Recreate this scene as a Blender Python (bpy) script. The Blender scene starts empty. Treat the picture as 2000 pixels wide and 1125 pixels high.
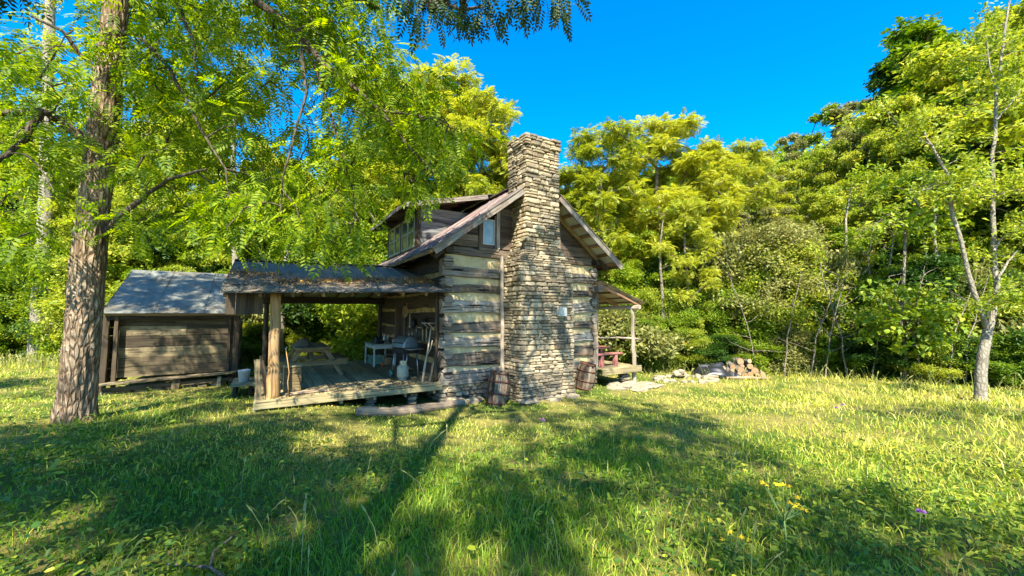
import bpy, math, random
import numpy as np
from mathutils import Vector, Matrix
R = math.radians
PI = math.pi
scene = bpy.context.scene
col = scene.collection
rnd = random.Random(7)
RNG = np.random.default_rng(11)

# ------------------------------------------------------------------ camera measurements
CAMZ = 2.3
PITCH = R(3.73)
FPX = 760.0
SUN_EL = R(48)
SUN_AZ = R(0)        # 0: the sun stands behind the viewer (-Y)

def at(px, py, Y):
    """point at depth Y (world y) on the sight line of a photograph pixel"""
    cx, cy = (px-1000)/FPX, (562.5-py)/FPX
    d = Vector((cx, math.cos(PITCH)-cy*math.sin(PITCH), math.sin(PITCH)+cy*math.cos(PITCH)))
    s = Y/d.y
    return Vector((d.x*s, Y, CAMZ+d.z*s))

def proj(x, y, z):
    zc = z-CAMZ
    dep = y*math.cos(PITCH)+zc*math.sin(PITCH)
    up = -y*math.sin(PITCH)+zc*math.cos(PITCH)
    if dep < 0.3: return None
    return (1000+FPX*x/dep, 562.5-FPX*up/dep)

# ------------------------------------------------------------------ terrain
def sstep(a, b, x):
    t = np.clip((x-a)/(b-a), 0, 1); return t*t*(3-2*t)

class VNoise:
    def __init__(s, seed): s.g = np.random.default_rng(seed).random((64, 64))
    def __call__(s, x, y):
        x = np.asarray(x, float); y = np.asarray(y, float)
        xi = np.floor(x).astype(int); yi = np.floor(y).astype(int)
        fx = x-xi; fy = y-yi; fx = fx*fx*(3-2*fx); fy = fy*fy*(3-2*fy)
        g = s.g; a = g[xi % 64, yi % 64]; b = g[(xi+1) % 64, yi % 64]; c = g[xi % 64, (yi+1) % 64]; d = g[(xi+1) % 64, (yi+1) % 64]
        return (a*(1-fx)+b*fx)*(1-fy)+(c*(1-fx)+d*fx)*fy
    def fbm(s, x, y, o=4):
        r = 0; a = .5; f = 1
        for k in range(o):
            r = r+a*s(np.asarray(x)*f+17*k, np.asarray(y)*f+9*k); a *= .5; f *= 2
        return r
VN = VNoise(3); VN2 = VNoise(8)

def gz(x, y):
    x = np.asarray(x, float); y = np.asarray(y, float)
    z = .6*(1-sstep(1, 8.5, y))
    z = z+.32*sstep(-1.9, -4.6, x)*(1-sstep(8.6, 10.6, y))*sstep(1, 6.5, y)
    z = z-.17*sstep(1.5, 4.0, x)*sstep(8.5, 12, y)
    z = z+.16*(VN.fbm(x*.5, y*.5, 3)-.44)*sstep(0, 1, np.abs(y-10)/3)
    s = (x-7)*.447+(y-19.5)*.894
    z = z+.42*np.maximum(0, s-1.5)*sstep(2, 12, x)*1.0
    z = z+.12*np.maximum(0, y-26)*(1-sstep(2, 12, x))
    z = z+.7*VN.fbm(x*.12+5, y*.12, 3)*sstep(24, 40, y)
    far = np.sqrt(x*x+y*y)
    z = np.minimum(z, 22+0*far)
    return z
def g(x, y): return float(gz(x, y))

# ------------------------------------------------------------------ mesh builder
class MB:
    def __init__(s): s.v = []; s.f = []; s.uv = []; s.sm = []; s.mi = []; s.off = 0; s.m = 0
    def face(s, idx, uv=None, sm=False):
        s.f.append(tuple(idx)); s.uv.append(uv or [(0, 0)]*len(idx)); s.sm.append(sm); s.mi.append(s.m)
    def poly(s, pts, uv=None, sm=False):
        b = len(s.v); s.v += [tuple(p) for p in pts]
        if uv is None:
            p0 = Vector(pts[0]); e = (Vector(pts[1])-p0); e = e.normalized() if e.length else Vector((1, 0, 0))
            n = e.cross(Vector(pts[-1])-p0); q = n.cross(e); q = q.normalized() if q.length else Vector((0, 0, 1))
            o = rnd.random()*9
            uv = [((Vector(p)-p0).dot(e)+o, (Vector(p)-p0).dot(q)+o) for p in pts]
        s.face(range(b, b+len(pts)), uv, sm)
    def rings(s, rings, closed=True, cap=True, sm=False, ul=None, per=None, uo=None):
        n = len(rings[0]); b = len(s.v)
        for r in rings: s.v += [tuple(p) for p in r]
        uo = rnd.random()*20 if uo is None else uo
        if ul is None:
            ul = [0]
            for k in range(1, len(rings)): ul.append(ul[-1]+(Vector(rings[k][0])-Vector(rings[k-1][0])).length)
        if per is None:
            per = [0]
            for k in range(1, n+1): per.append(per[-1]+(Vector(rings[0][k % n])-Vector(rings[0][k-1])).length)
        for k in range(len(rings)-1):
            for i in range(n if closed else n-1):
                j = (i+1) % n
                s.face((b+k*n+i, b+k*n+j, b+(k+1)*n+j, b+(k+1)*n+i),
                       [(ul[k]+uo, per[i]+uo), (ul[k]+uo, per[i+1]+uo), (ul[k+1]+uo, per[i+1]+uo), (ul[k+1]+uo, per[i]+uo)], sm)
        if cap and closed:
            for k, rev in ((0, True), (len(rings)-1, False)):
                idx = [b+k*n+i for i in range(n)]
                c = sum((Vector(p) for p in rings[k]), Vector())/n
                uvs = [(uo+(Vector(p)-c).x*.2+(Vector(p)-c).z*.13, uo+(Vector(p)-c).y+(Vector(p)-c).z) for p in rings[k]]
                if rev: idx = idx[::-1]; uvs = uvs[::-1]
                s.face(idx, uvs, False)
    def beam(s, p0, p1, w, h, seg=None, jit=.004, cham=.12, up=(0, 0, 1), taper=1.0, sag=0, ends=0):
        """a sawn or hewn timber from p0 to p1; w across, h along `up`"""
        p0 = Vector(p0); p1 = Vector(p1); d = p1-p0; L = d.length
        if L < 1e-5: return
        d.normalize(); upv = Vector(up)
        side = d.cross(upv)
        if side.length < 1e-3: side = d.cross(Vector((1, 0, 0)))
        side.normalize(); uv_ = side.cross(d).normalized()
        seg = seg or max(1, int(L/.45))
        c = cham*min(w, h)
        a, b = w/2, h/2
        base = [(-a+c, -b), (a-c, -b), (a, -b+c), (a, b-c), (a-c, b), (-a+c, b), (-a, b-c), (-a, -b+c)]
        rings = []
        for k in range(seg+1):
            t = k/seg; m = p0+d*(L*t)+Vector((0, 0, -sag*math.sin(PI*t)))
            ks = 1+(taper-1)*t
            jx, jy = rnd.gauss(0, jit*.6), rnd.gauss(0, jit*.6)
            e = rnd.uniform(-ends, ends) if k in (0, seg) else 0
            rings.append([m+side*(x*ks+jx+rnd.gauss(0, jit*.5))+uv_*(y*ks+jy+rnd.gauss(0, jit*.5))+d*(e+(rnd.uniform(-ends, ends)*.4 if ends and k in (0, seg) else 0)) for x, y in base])
        s.rings(rings)
    def box(s, x0, y0, z0, x1, y1, z1, **k):
        dx, dy, dz = x1-x0, y1-y0, z1-z0; mx, my, mz = (x0+x1)/2, (y0+y1)/2, (z0+z1)/2
        if dx >= dy and dx >= dz: s.beam((x0, my, mz), (x1, my, mz), dy, dz, **k)
        elif dy >= dz: s.beam((mx, y0, mz), (mx, y1, mz), dx, dz, **k)
        else: s.beam((mx, my, z0), (mx, my, z1), dx, dy, up=(0, 1, 0), **k)
    def tube(s, pts, rad, n=8, sm=True, cap=True, jit=0):
        pts = [Vector(p) for p in pts]
        if not hasattr(rad, '__len__'): rad = [rad]*len(pts)
        rings = []; ref = None
        for k, p in enumerate(pts):
            d = (pts[min(k+1, len(pts)-1)]-pts[max(k-1, 0)]).normalized()
            if ref is None:
                ref = d.cross(Vector((0, 0, 1)));
                if ref.length < .05: ref = Vector((1, 0, 0))
            ref = (ref-d*ref.dot(d)); ref.normalize(); q = d.cross(ref)
            rings.append([p+(ref*math.cos(2*PI*i/n)+q*math.sin(2*PI*i/n))*rad[k]*(1+rnd.gauss(0, jit)) for i in range(n)])
        s.rings(rings, sm=sm, cap=cap)
    def lathe(s, prof, c=(0, 0, 0), n=20, M=None, sm=True, cap=False):
        rings = []
        for r, z in prof:
            ring = [Vector((r*math.cos(2*PI*i/n), r*math.sin(2*PI*i/n), z)) for i in range(n)]
            if M is not None: ring = [M @ p for p in ring]
            rings.append([p+Vector(c) for p in ring])
        s.rings(rings, sm=sm, cap=cap)
    def stone(s, c, ux, uy, uz, sx, sy, sz, j=.12, bulge=.25):
        """an irregular stone: a rough faceted block, half sizes sx sy sz along ux uy uz"""
        c = Vector(c); rings = []
        for k, (t, q) in enumerate(((-1, .72), (-.55, 1), (.5, 1), (1, .7))):
            ring = []
            for i in range(8):
                a = 2*PI*(i+.5)/8
                x = math.copysign(abs(math.cos(a))**.5, math.cos(a)); y = math.copysign(abs(math.sin(a))**.5, math.sin(a))
                ring.append(c+ux*(x*sx*q*(1+rnd.uniform(-j, j)))+uy*(y*sy*q*(1+rnd.uniform(-j, j)))+uz*(t*sz*(1+rnd.uniform(-j, j))))
            rings.append(ring)
        s.rings(rings)
    def build(s, name, mats, parent=None, loc=None):
        me = bpy.data.meshes.new(name)
        me.from_pydata(s.v, [], s.f)
        u = me.uv_layers.new(name='UVMap')
        flat = np.array([c for f in s.uv for q in f for c in q], dtype=np.float32)
        u.data.foreach_set('uv', flat)
        me.polygons.foreach_set('use_smooth', s.sm)
        if not isinstance(mats, (list, tuple)): mats = [mats]
        for m in mats: me.materials.append(m)
        if len(mats) > 1: me.polygons.foreach_set('material_index', s.mi)
        me.update()
        o = bpy.data.objects.new(name, me); col.objects.link(o)
        if parent: o.parent = parent
        if loc is not None: o.location = loc
        return o

def npmesh(name, V, F, mats, parent=None, smooth=False, mi=None):
    """mesh from numpy arrays, F of shape (n,4) or (n,3)"""
    me = bpy.data.meshes.new(name)
    V = np.ascontiguousarray(V, dtype=np.float32); F = np.ascontiguousarray(F, dtype=np.int32)
    k = F.shape[1]
    me.vertices.add(len(V)); me.vertices.foreach_set('co', V.ravel())
    me.loops.add(F.size); me.loops.foreach_set('vertex_index', F.ravel())
    me.polygons.add(len(F)); me.polygons.foreach_set('loop_start', np.arange(0, F.size, k, dtype=np.int32))
    me.polygons.foreach_set('loop_total', np.full(len(F), k, dtype=np.int32))
    if smooth: me.polygons.foreach_set('use_smooth', np.ones(len(F), dtype=bool))
    if not isinstance(mats, (list, tuple)): mats = [mats]
    for m in mats: me.materials.append(m)
    if mi is not None: me.polygons.foreach_set('material_index', mi.astype(np.int32))
    me.update(calc_edges=True)
    o = bpy.data.objects.new(name, me); col.objects.link(o)
    if parent: o.parent = parent
    return o

def tag(o, label=None, cat=None, group=None, kind=None):
    if label: o['label'] = label
    if cat: o['category'] = cat
    if group: o['group'] = group
    if kind: o['kind'] = kind
    return o
def empty(name, loc=(0, 0, 0), rz=0, label=None, cat=None, group=None):
    o = bpy.data.objects.new(name, None); col.objects.link(o); o.location = loc; o.rotation_euler = (0, 0, rz)
    o.empty_display_size = .2
    return tag(o, label, cat, group)
def copy_tree(o, parent=None):
    c = o.copy(); col.objects.link(c); c.parent = parent
    for ch in list(o.children): copy_tree(ch, c)
    return c

# ------------------------------------------------------------------ materials
class NT:
    def __init__(s, name):
        s.m = bpy.data.materials.new(name); s.m.use_nodes = True; s.t = s.m.node_tree; s.n = s.t.nodes; s.l = s.t.links
        s.b = s.n['Principled BSDF']; s.out = s.n['Material Output']
    def add(s, typ, **k):
        n = s.n.new(typ)
        for a, v in k.items():
            if a.startswith('_'): setattr(n, a[1:], v)
            else:
                key = int(a[1:]) if a[0] == 'i' and a[1:].isdigit() else a.replace('__', ' ')
                if hasattr(v, 'is_linked') or isinstance(v, bpy.types.NodeSocket): s.l.new(v, n.inputs[key])
                else: n.inputs[key].default_value = v
        return n
    def ramp(s, fac, stops):
        n = s.n.new('ShaderNodeValToRGB'); s.l.new(fac, n.inputs[0]); e = n.color_ramp.elements
        while len(e) < len(stops): e.new(.5)
        for i, (p, c) in enumerate(stops): e[i].position = p; e[i].color = (*c, 1)
        return n.outputs[0]
    def mix(s, fac, a, b, mode='MIX'):
        n = s.n.new('ShaderNodeMix'); n.data_type = 'RGBA'; n.blend_type = mode
        for i, v in ((0, fac), (6, a), (7, b)):
            if isinstance(v, bpy.types.NodeSocket): s.l.new(v, n.inputs[i])
            else: n.inputs[i].default_value = v if i == 0 else (*v, 1)
        return n.outputs[2]
    def math(s, op, a, b=0.0, clamp=False):
        n = s.n.new('ShaderNodeMath'); n.operation = op; n.use_clamp = clamp
        for i, v in ((0, a), (1, b)):
            if isinstance(v, bpy.types.NodeSocket): s.l.new(v, n.inputs[i])
            else: n.inputs[i].default_value = v
        return n.outputs[0]
    def noise(s, vec, scale, detail=4, rough=.6, dist=0):
        n = s.n.new('ShaderNodeTexNoise'); n.inputs['Scale'].default_value = scale; n.inputs['Detail'].default_value = detail
        n.inputs['Roughness'].default_value = rough; n.inputs['Distortion'].default_value = dist
        if vec is not None: s.l.new(vec, n.inputs['Vector'])
        return n.outputs['Fac']
    def map(s, vec, scale):
        n = s.n.new('ShaderNodeMapping'); s.l.new(vec, n.inputs[0]); n.inputs['Scale'].default_value = scale; return n.outputs[0]
    def coord(s, k='Object'): 
        n = s.n.get('TC') or s.n.new('ShaderNodeTexCoord'); n.name = 'TC'; return n.outputs[k]
    def island(s):
        n = s.n.new('ShaderNodeNewGeometry'); return n.outputs['Random Per Island']
    def objrand(s): return s.n.new('ShaderNodeObjectInfo').outputs['Random']
    def bump(s, h, st=.5, d=.01):
        n = s.n.new('ShaderNodeBump'); n.inputs['Strength'].default_value = st; n.inputs['Distance'].default_value = d
        s.l.new(h, n.inputs['Height']); s.l.new(n.outputs[0], s.b.inputs['Normal']); return n.outputs[0]
    def base(s, c, rough=.8, metal=0, spec=.3):
        if isinstance(c, bpy.types.NodeSocket): s.l.new(c, s.b.inputs['Base Color'])
        else: s.b.inputs['Base Color'].default_value = (*c, 1)
        if isinstance(rough, bpy.types.NodeSocket): s.l.new(rough, s.b.inputs['Roughness'])
        else: s.b.inputs['Roughness'].default_value = rough
        s.b.inputs['Metallic'].default_value = metal; s.b.inputs['Specular IOR Level'].default_value = spec
        return s.m

def wood(name, stops, blotch=None, bfac=.5, gs=(1.6, 34), isl=.5, bump=.6, rough=.85, crack=.5):
    n = NT(name); uv = n.map(n.coord('UV'), (gs[0], gs[1], 1)); ob = n.coord('Object')
    g1 = n.noise(uv, 1.0, 6, .65, .6)
    g2 = n.noise(n.map(n.coord('UV'), (.7, 9, 1)), 1.0, 3, .6, 1.2)
    f = n.math('ADD', n.math('MULTIPLY', g1, .55), n.math('MULTIPLY', g2, .45))
    f = n.math('ADD', f, n.math('MULTIPLY', n.math('SUBTRACT', n.island(), .5), isl), True)
    c = n.ramp(f, stops)
    if blotch:
        b = n.ramp(n.noise(ob, 1.7, 4, .65), [(.45, (0, 0, 0)), (.62, (1, 1, 1))])
        c = n.mix(n.math('MULTIPLY', b, bfac), c, blotch)
    ck = n.ramp(n.noise(n.map(n.coord('UV'), (1.1, 22, 1)), 1.0, 2, .5, .8), [(.36, (0, 0, 0)), (.42, (1, 1, 1))])
    c = n.mix(crack, c, n.mix(1.0, c, ck, 'MULTIPLY'))
    n.bump(n.math('ADD', g1, n.math('MULTIPLY', ck, .8)), bump, .012)
    return n.base(c, rough)

def stonemat(name, stops, sc=9, bump=.8, moss=None):
    n = NT(name); ob = n.coord('Object')
    f = n.math('ADD', n.math('MULTIPLY', n.noise(ob, sc, 6, .65), .7), n.math('MULTIPLY', n.island(), .62))
    f = n.math('SUBTRACT', f, .17, True)
    c = n.ramp(f, stops)
    if moss:
        c = n.mix(n.math('MULTIPLY', n.ramp(n.noise(ob, 1.1, 4, .7), [(.46, (0, 0, 0)), (.6, (1, 1, 1))]), .65), c, moss)
    n.bump(n.noise(ob, 26, 6, .7), bump, .02)
    return n.base(c, .9, 0, .2)

def leafmat(name, stops, trans=.35, rough=.55, objv=.25, tint=1.0):
    n = NT(name); ob = n.coord('Object')
    f = n.math('ADD', n.math('MULTIPLY', n.island(), .55), n.math('MULTIPLY', n.noise(ob, .45, 3, .6), .5))
    f = n.math('ADD', f, n.math('MULTIPLY', n.math('SUBTRACT', n.objrand(), .5), objv), True)
    c = n.ramp(f, stops)
    n.base(c, rough, 0, .35)
    tr = n.add('ShaderNodeBsdfTranslucent'); hs = n.add('ShaderNodeHueSaturation')
    n.l.new(c, hs.inputs['Color']); hs.inputs['Value'].default_value = 1.5; hs.inputs['Saturation'].default_value = 1.05
    hs.inputs['Hue'].default_value = .49
    n.l.new(hs.outputs[0], tr.inputs[0])
    mx = n.add('ShaderNodeMixShader', i0=trans)
    n.l.new(n.b.outputs[0], mx.inputs[1]); n.l.new(tr.outputs[0], mx.inputs[2]); n.l.new(mx.outputs[0], n.out.inputs[0])
    return n.m

def barkmat(name, stops, sc=(9, 9, 2.2), bump=1.0, d=.03):
    n = NT(name); ob = n.coord('Object'); v = n.map(ob, sc)
    w = n.noise(v, 1.0, 6, .7, .9)
    vo = n.add('ShaderNodeTexVoronoi', _feature='DISTANCE_TO_EDGE', Scale=1.6); n.l.new(v, vo.inputs['Vector'])
    e = n.ramp(vo.outputs['Distance'], [(0, (0, 0, 0)), (.25, (1, 1, 1))])
    big = n.noise(ob, 1.3, 3, .6)
    f = n.math('ADD', n.math('MULTIPLY', w, .7), n.math('MULTIPLY', big, .4))
    f = n.math('MULTIPLY', f, n.math('ADD', n.math('MULTIPLY', e, .35), .65))
    c = n.ramp(f, stops)
    n.bump(n.math('ADD', w, n.math('MULTIPLY', e, .7)), bump, d)
    return n.base(c, .95, 0, .15)

def plain(name, c, rough=.6, metal=0, var=.25, sc=12, spec=.4):
    n = NT(name); ob = n.coord('Object')
    d = tuple(x*(1-var) for x in c); l = tuple(min(1, x*(1+var)) for x in c)
    k = n.ramp(n.noise(ob, sc, 5, .65), [(.3, d), (.7, l)])
    n.bump(n.noise(ob, sc*4, 3), .15, .004)
    return n.base(k, rough, metal, spec)

M = {}
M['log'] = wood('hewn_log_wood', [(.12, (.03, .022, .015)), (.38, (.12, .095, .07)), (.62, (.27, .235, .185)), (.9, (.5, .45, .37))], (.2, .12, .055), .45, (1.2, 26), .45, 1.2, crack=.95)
M['log_dark'] = wood('dark_log_wood', [(.2, (.018, .013, .009)), (.6, (.06, .042, .025)), (.9, (.12, .09, .05))], None, 0, (1.2, 26), .35, .8)  # much darker brown than the hewn gable logs
M['gable'] = wood('dark_gable_board', [(.2, (.035, .022, .014)), (.55, (.12, .08, .05)), (.9, (.26, .2, .14))], (.05, .045, .04), .5, (1.6, 26), .5)
M['clap'] = wood('grey_clapboard', [(.2, (.05, .05, .05)), (.55, (.15, .155, .155)), (.9, (.3, .31, .3))], (.12, .1, .08), .3, (1.6, 30), .4)
M['fascia'] = wood('weathered_rake_board', [(.2, (.06, .048, .036)), (.5, (.21, .18, .145)), (.9, (.46, .41, .34))], (.13, .075, .05), .6, (1.3, 26), .3)
M['redwood'] = wood('reddish_rafter_wood', [(.2, (.1, .05, .03)), (.55, (.27, .145, .08)), (.9, (.42, .27, .16))], None, 0, (1.5, 30), .4)
M['rafter'] = wood('brown_rafter_wood', [(.2, (.06, .035, .015)), (.55, (.2, .125, .05)), (.9, (.36, .25, .11))], None, 0, (1.5, 30), .4)
M['deck'] = wood('deck_board_wood', [(.2, (.1, .08, .04)), (.5, (.3, .245, .12)), (.9, (.45, .385, .22))], (.16, .13, .08), .4, (1.0, 24), .35)
M['post'] = wood('peeled_log_post', [(.2, (.1, .055, .02)), (.5, (.3, .17, .06)), (.9, (.5, .34, .17))], (.4, .31, .2), .3, (1.2, 20), .2)
M['palepost'] = wood('pale_peeled_post', [(.2, (.13, .1, .07)), (.5, (.31, .26, .19)), (.9, (.5, .44, .34))], (.2, .15, .1), .5, (1.2, 20), .2)
M['shed'] = wood('shed_board_wood', [(.2, (.045, .033, .018)), (.5, (.19, .145, .075)), (.9, (.38, .31, .19))], (.045, .035, .022), .75, (1.2, 22), .6)
M['table'] = wood('picnic_table_wood', [(.2, (.06, .042, .018)), (.5, (.18, .13, .06)), (.9, (.3, .24, .12))], None, 0, (1.2, 26), .3)
M['stave'] = wood('barrel_stave_wood', [(.2, (.04, .026, .017)), (.5, (.14, .1, .065)), (.9, (.33, .27, .19))], (.1, .07, .05), .5, (2.2, 20), .75, 1.0)
M['red'] = wood('faded_red_paint', [(.2, (.2, .06, .05)), (.5, (.36, .13, .11)), (.9, (.5, .3, .25))], None, 0, (1.6, 26), .3)
M['driftlog'] = wood('bleached_fallen_log', [(.2, (.09, .06, .035)), (.5, (.3, .22, .14)), (.9, (.52, .42, .3))], (.12, .08, .05), .5, (.9, 20), .2, 1.2)
M['trim'] = wood('grey_trim_wood', [(.2, (.16, .12, .085)), (.5, (.36, .29, .215)), (.9, (.55, .48, .39))], None, 0, (1.4, 26), .3)
M['cutwood'] = wood('split_firewood', [(.2, (.12, .06, .03)), (.5, (.3, .175, .09)), (.9, (.46, .32, .2))], None, 0, (3, 14), .5)

n = NT('clay_chinking'); ob = n.coord('Object')
c = n.ramp(n.noise(ob, 3.2, 6, .7), [(.3, (.33, .24, .11)), (.5, (.5, .39, .2)), (.72, (.6, .5, .3))])
c = n.mix(n.math('MULTIPLY', n.ramp(n.noise(n.map(ob, (1, 1, 2)), 1.4, 4, .6), [(.5, (0, 0, 0)), (.65, (1, 1, 1))]), .4), c, (.3, .24, .16))
n.bump(n.noise(ob, 22, 5, .7), .7, .02); M['chink'] = n.base(c, .95, 0, .1)

M['stone'] = stonemat('limestone', [(.08, (.08, .06, .035)), (.3, (.21, .165, .1)), (.52, (.35, .285, .18)), (.75, (.45, .375, .25)), (.95, (.34, .21, .09))], 7, .9, (.1, .09, .07))
M['mortar'] = plain('mortar', (.2, .165, .11), .95, 0, .35, 14, .1)
M['pale_stone'] = stonemat('bleached_stone', [(.1, (.16, .13, .085)), (.5, (.27, .23, .155)), (.9, (.38, .33, .24))], 7, .9)

# metal roofs
def roofmat(name, a, b, stain, rough=.5, metal=.6, sf=.6, ssc=1.3):
    n = NT(name); ob = n.coord('Object')
    c = n.ramp(n.noise(n.map(ob, (6, 1.0, 1)), 1.3, 6, .7), [(.3, a), (.7, b)])
    s1 = n.ramp(n.noise(ob, ssc, 6, .72, .4), [(.48, (0, 0, 0)), (.6, (1, 1, 1))])
    c = n.mix(n.math('MULTIPLY', s1, sf), c, stain)
    n.bump(n.noise(ob, 30, 4, .7), .25, .004)
    rr = n.math('ADD', n.math('MULTIPLY', n.noise(ob, 5, 4), .5), rough-.25)
    return n.base(c, rr, metal, .4)
M['roof_dark'] = roofmat('weathered_dark_metal_roofing', (.07, .064, .052), (.16, .148, .122), (.2, .14, .09), .65, .15)
M['roof_blue'] = roofmat('blue_grey_metal_roofing', (.1, .108, .09), (.21, .215, .18), (.1, .08, .05), .6, .2, .7)
M['roof_red'] = roofmat('rusty_red_metal_roofing', (.1, .07, .06), (.21, .165, .145), (.13, .06, .045), .45, .4, .6)
M['roof_pale'] = roofmat('pale_galvanised_underside', (.5, .49, .44), (.66, .64, .58), (.36, .3, .22), .5, .1, .4)
M['rusty'] = roofmat('rusty_hoop_iron', (.05, .02, .013), (.13, .055, .035), (.2, .09, .05), .7, .4, .6, 9)

n = NT('window_glass'); n.base((.06, .075, .065), .12, 0, .9); M['glass'] = n.m
n = NT('cloudy_window_glass'); ob = n.coord('Object')
n.base(n.ramp(n.noise(ob, 4, 4), [(.3, (.13, .17, .17)), (.7, (.27, .32, .3))]), .25, 0, .8); M['glass_pale'] = n.m
M['white'] = plain('white_paint', (.42, .42, .38), .5, 0, .15)
M['offwhite'] = plain('chalky_white_enamel', (.4, .42, .37), .5, 0, .2)
M['steel'] = plain('grey_steel', (.35, .35, .35), .35, .8, .2)
M['black'] = plain('black_iron', (.02, .02, .02), .5, .3, .3)
M['chrome'] = plain('dull_lid_steel', (.16, .2, .2), .4, .6, .3)
M['tarp'] = plain('black_plastic_tarp', (.012, .013, .015), .42, 0, .3, 5, .7)
M['tank'] = plain('cream_tank_paint', (.3, .29, .2), .45, 0, .15)
M['sagepaint'] = plain('sage_green_paint', (.22, .27, .2), .6, 0, .2)
M['winpaint'] = plain('green_grey_window_paint', (.24, .26, .17), .6, 0, .25)
M['plastic_white'] = plain('white_plastic', (.6, .6, .6), .5, 0, .08)
M['rope'] = plain('tan_rope', (.35, .27, .14), .9)
M['cloth'] = plain('dark_canvas', (.07, .06, .04), .95)
M['orange'] = plain('orange_plastic', (.6, .13, .03), .5)
M['teal'] = plain('dull_green_plastic', (.08, .2, .16), .5)

# foliage: autumn-tinged
def L(name, a, b, c, tr=.38, **k): M[name] = leafmat(name, [(.15, a), (.5, b), (.85, c)], tr, **k)
L('leaf_near', (.03, .08, .003), (.15, .25, .006), (.36, .42, .012), .5)
L('leaf_dark', (.015, .05, .004), (.04, .1, .008), (.1, .17, .014), .32)
L('leaf_mid', (.04, .1, .006), (.13, .22, .01), (.3, .36, .02), .42)
L('leaf_yellow', (.12, .18, .01), (.31, .35, .025), (.52, .5, .05), .42)
L('leaf_gold', (.09, .15, .012), (.25, .32, .022), (.47, .46, .045), .42)
L('leaf_olive', (.08, .1, .025), (.2, .21, .05), (.36, .34, .09), .35)
L('leaf_shrub', (.05, .12, .008), (.17, .26, .014), (.36, .41, .03), .42)
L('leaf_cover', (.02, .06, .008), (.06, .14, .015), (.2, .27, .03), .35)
L('leaf_cover_sun', (.12, .19, .012), (.24, .31, .02), (.46, .46, .045), .35)  # yellower copy of leaf_cover, sunlight put into the leaf colour
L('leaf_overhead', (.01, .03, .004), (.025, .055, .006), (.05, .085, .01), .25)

M['bark'] = barkmat('furrowed_bark', [(.15, (.035, .022, .012)), (.38, (.17, .115, .068)), (.6, (.38, .295, .2)), (.85, (.56, .48, .37))], (10, 10, 2.4), 1.0, .04)
M['bark_dark'] = barkmat('dark_bark', [(.2, (.03, .023, .016)), (.5, (.1, .08, .055)), (.85, (.22, .185, .14))])
M['bark_pale'] = barkmat('pale_bark', [(.2, (.08, .065, .045)), (.45, (.22, .195, .145)), (.8, (.42, .38, .3))], (8, 8, 4), .6, .02)
M['bark_far'] = barkmat('grey_brown_bark', [(.2, (.07, .055, .04)), (.5, (.2, .17, .13)), (.85, (.4, .36, .29))], (8, 8, 3))

# world and sun
w = bpy.data.worlds.new('World'); scene.world = w; w.use_nodes = True
wn = w.node_tree.nodes; wl = w.node_tree.links
sky = wn.new('ShaderNodeTexSky'); sky.sky_type = 'NISHITA'; sky.sun_disc = False
sky.sun_elevation = SUN_EL; sky.sun_rotation = PI; sky.altitude = 800; sky.air_density = 1.0; sky.dust_density = .4; sky.ozone_density = 3.5
hs = wn.new('ShaderNodeHueSaturation'); hs.inputs['Saturation'].default_value = 1.45; hs.inputs['Value'].default_value = 1.0
bg = wn['Background']; wl.new(sky.outputs[0], hs.inputs['Color']); wl.new(hs.outputs[0], bg.inputs[0]); bg.inputs[1].default_value = .125
sl = bpy.data.lights.new('sun', 'SUN'); sl.energy = 4.6; sl.angle = R(.55); sl.color = (1, .92, .76)
so = bpy.data.objects.new('sun', sl); col.objects.link(so); so.rotation_euler = (PI/2-SUN_EL, 0, SUN_AZ); so.location = (0, -10, 20)
cam = bpy.data.cameras.new('camera'); cam.sensor_width = 36; cam.lens = FPX/2000*36; cam.clip_end = 600; cam.clip_start = .05
co = bpy.data.objects.new('camera', cam); col.objects.link(co); co.location = (0, 0, CAMZ); co.rotation_euler = (PI/2+PITCH, 0, 0)
scene.camera = co
scene.view_settings.view_transform = 'Standard'; scene.view_settings.look = 'None'; scene.view_settings.gamma = 1
scene.view_settings.exposure = 1.85
scene.render.engine = 'CYCLES'
scene.cycles.max_bounces = 6; scene.cycles.diffuse_bounces = 3; scene.cycles.transmission_bounces = 3; scene.cycles.use_denoising = True
# ------------------------------------------------------------------ the log cabin, in its own frame: x along the gable, y back along the side wall
HX, HY, HR = -1.75, 10.1, math.atan2(.534, .845)
X_ = Vector((1, 0, 0)); Y_ = Vector((0, 1, 0)); Z_ = Vector((0, 0, 1))
def H2W(t, v, h=0): return Vector((HX+.845*t-.534*v, HY+.534*t+.845*v, h))
def W2H(x, y): dx, dy = x-HX, y-HY; return (dx*.845+dy*.534, -dx*.534+dy*.845)

cabin = empty('log_cabin', (HX, HY, 0), HR, 'weathered hewn-log cabin with pale clay chinking and a tall stone chimney', 'cabin')
GW, GL = 5.25, 6.5
PK, SL = 6.25, .74           # ridge height at the roof's top, slope
def roof_h(t): return PK-SL*abs(t-GW/2)

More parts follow.
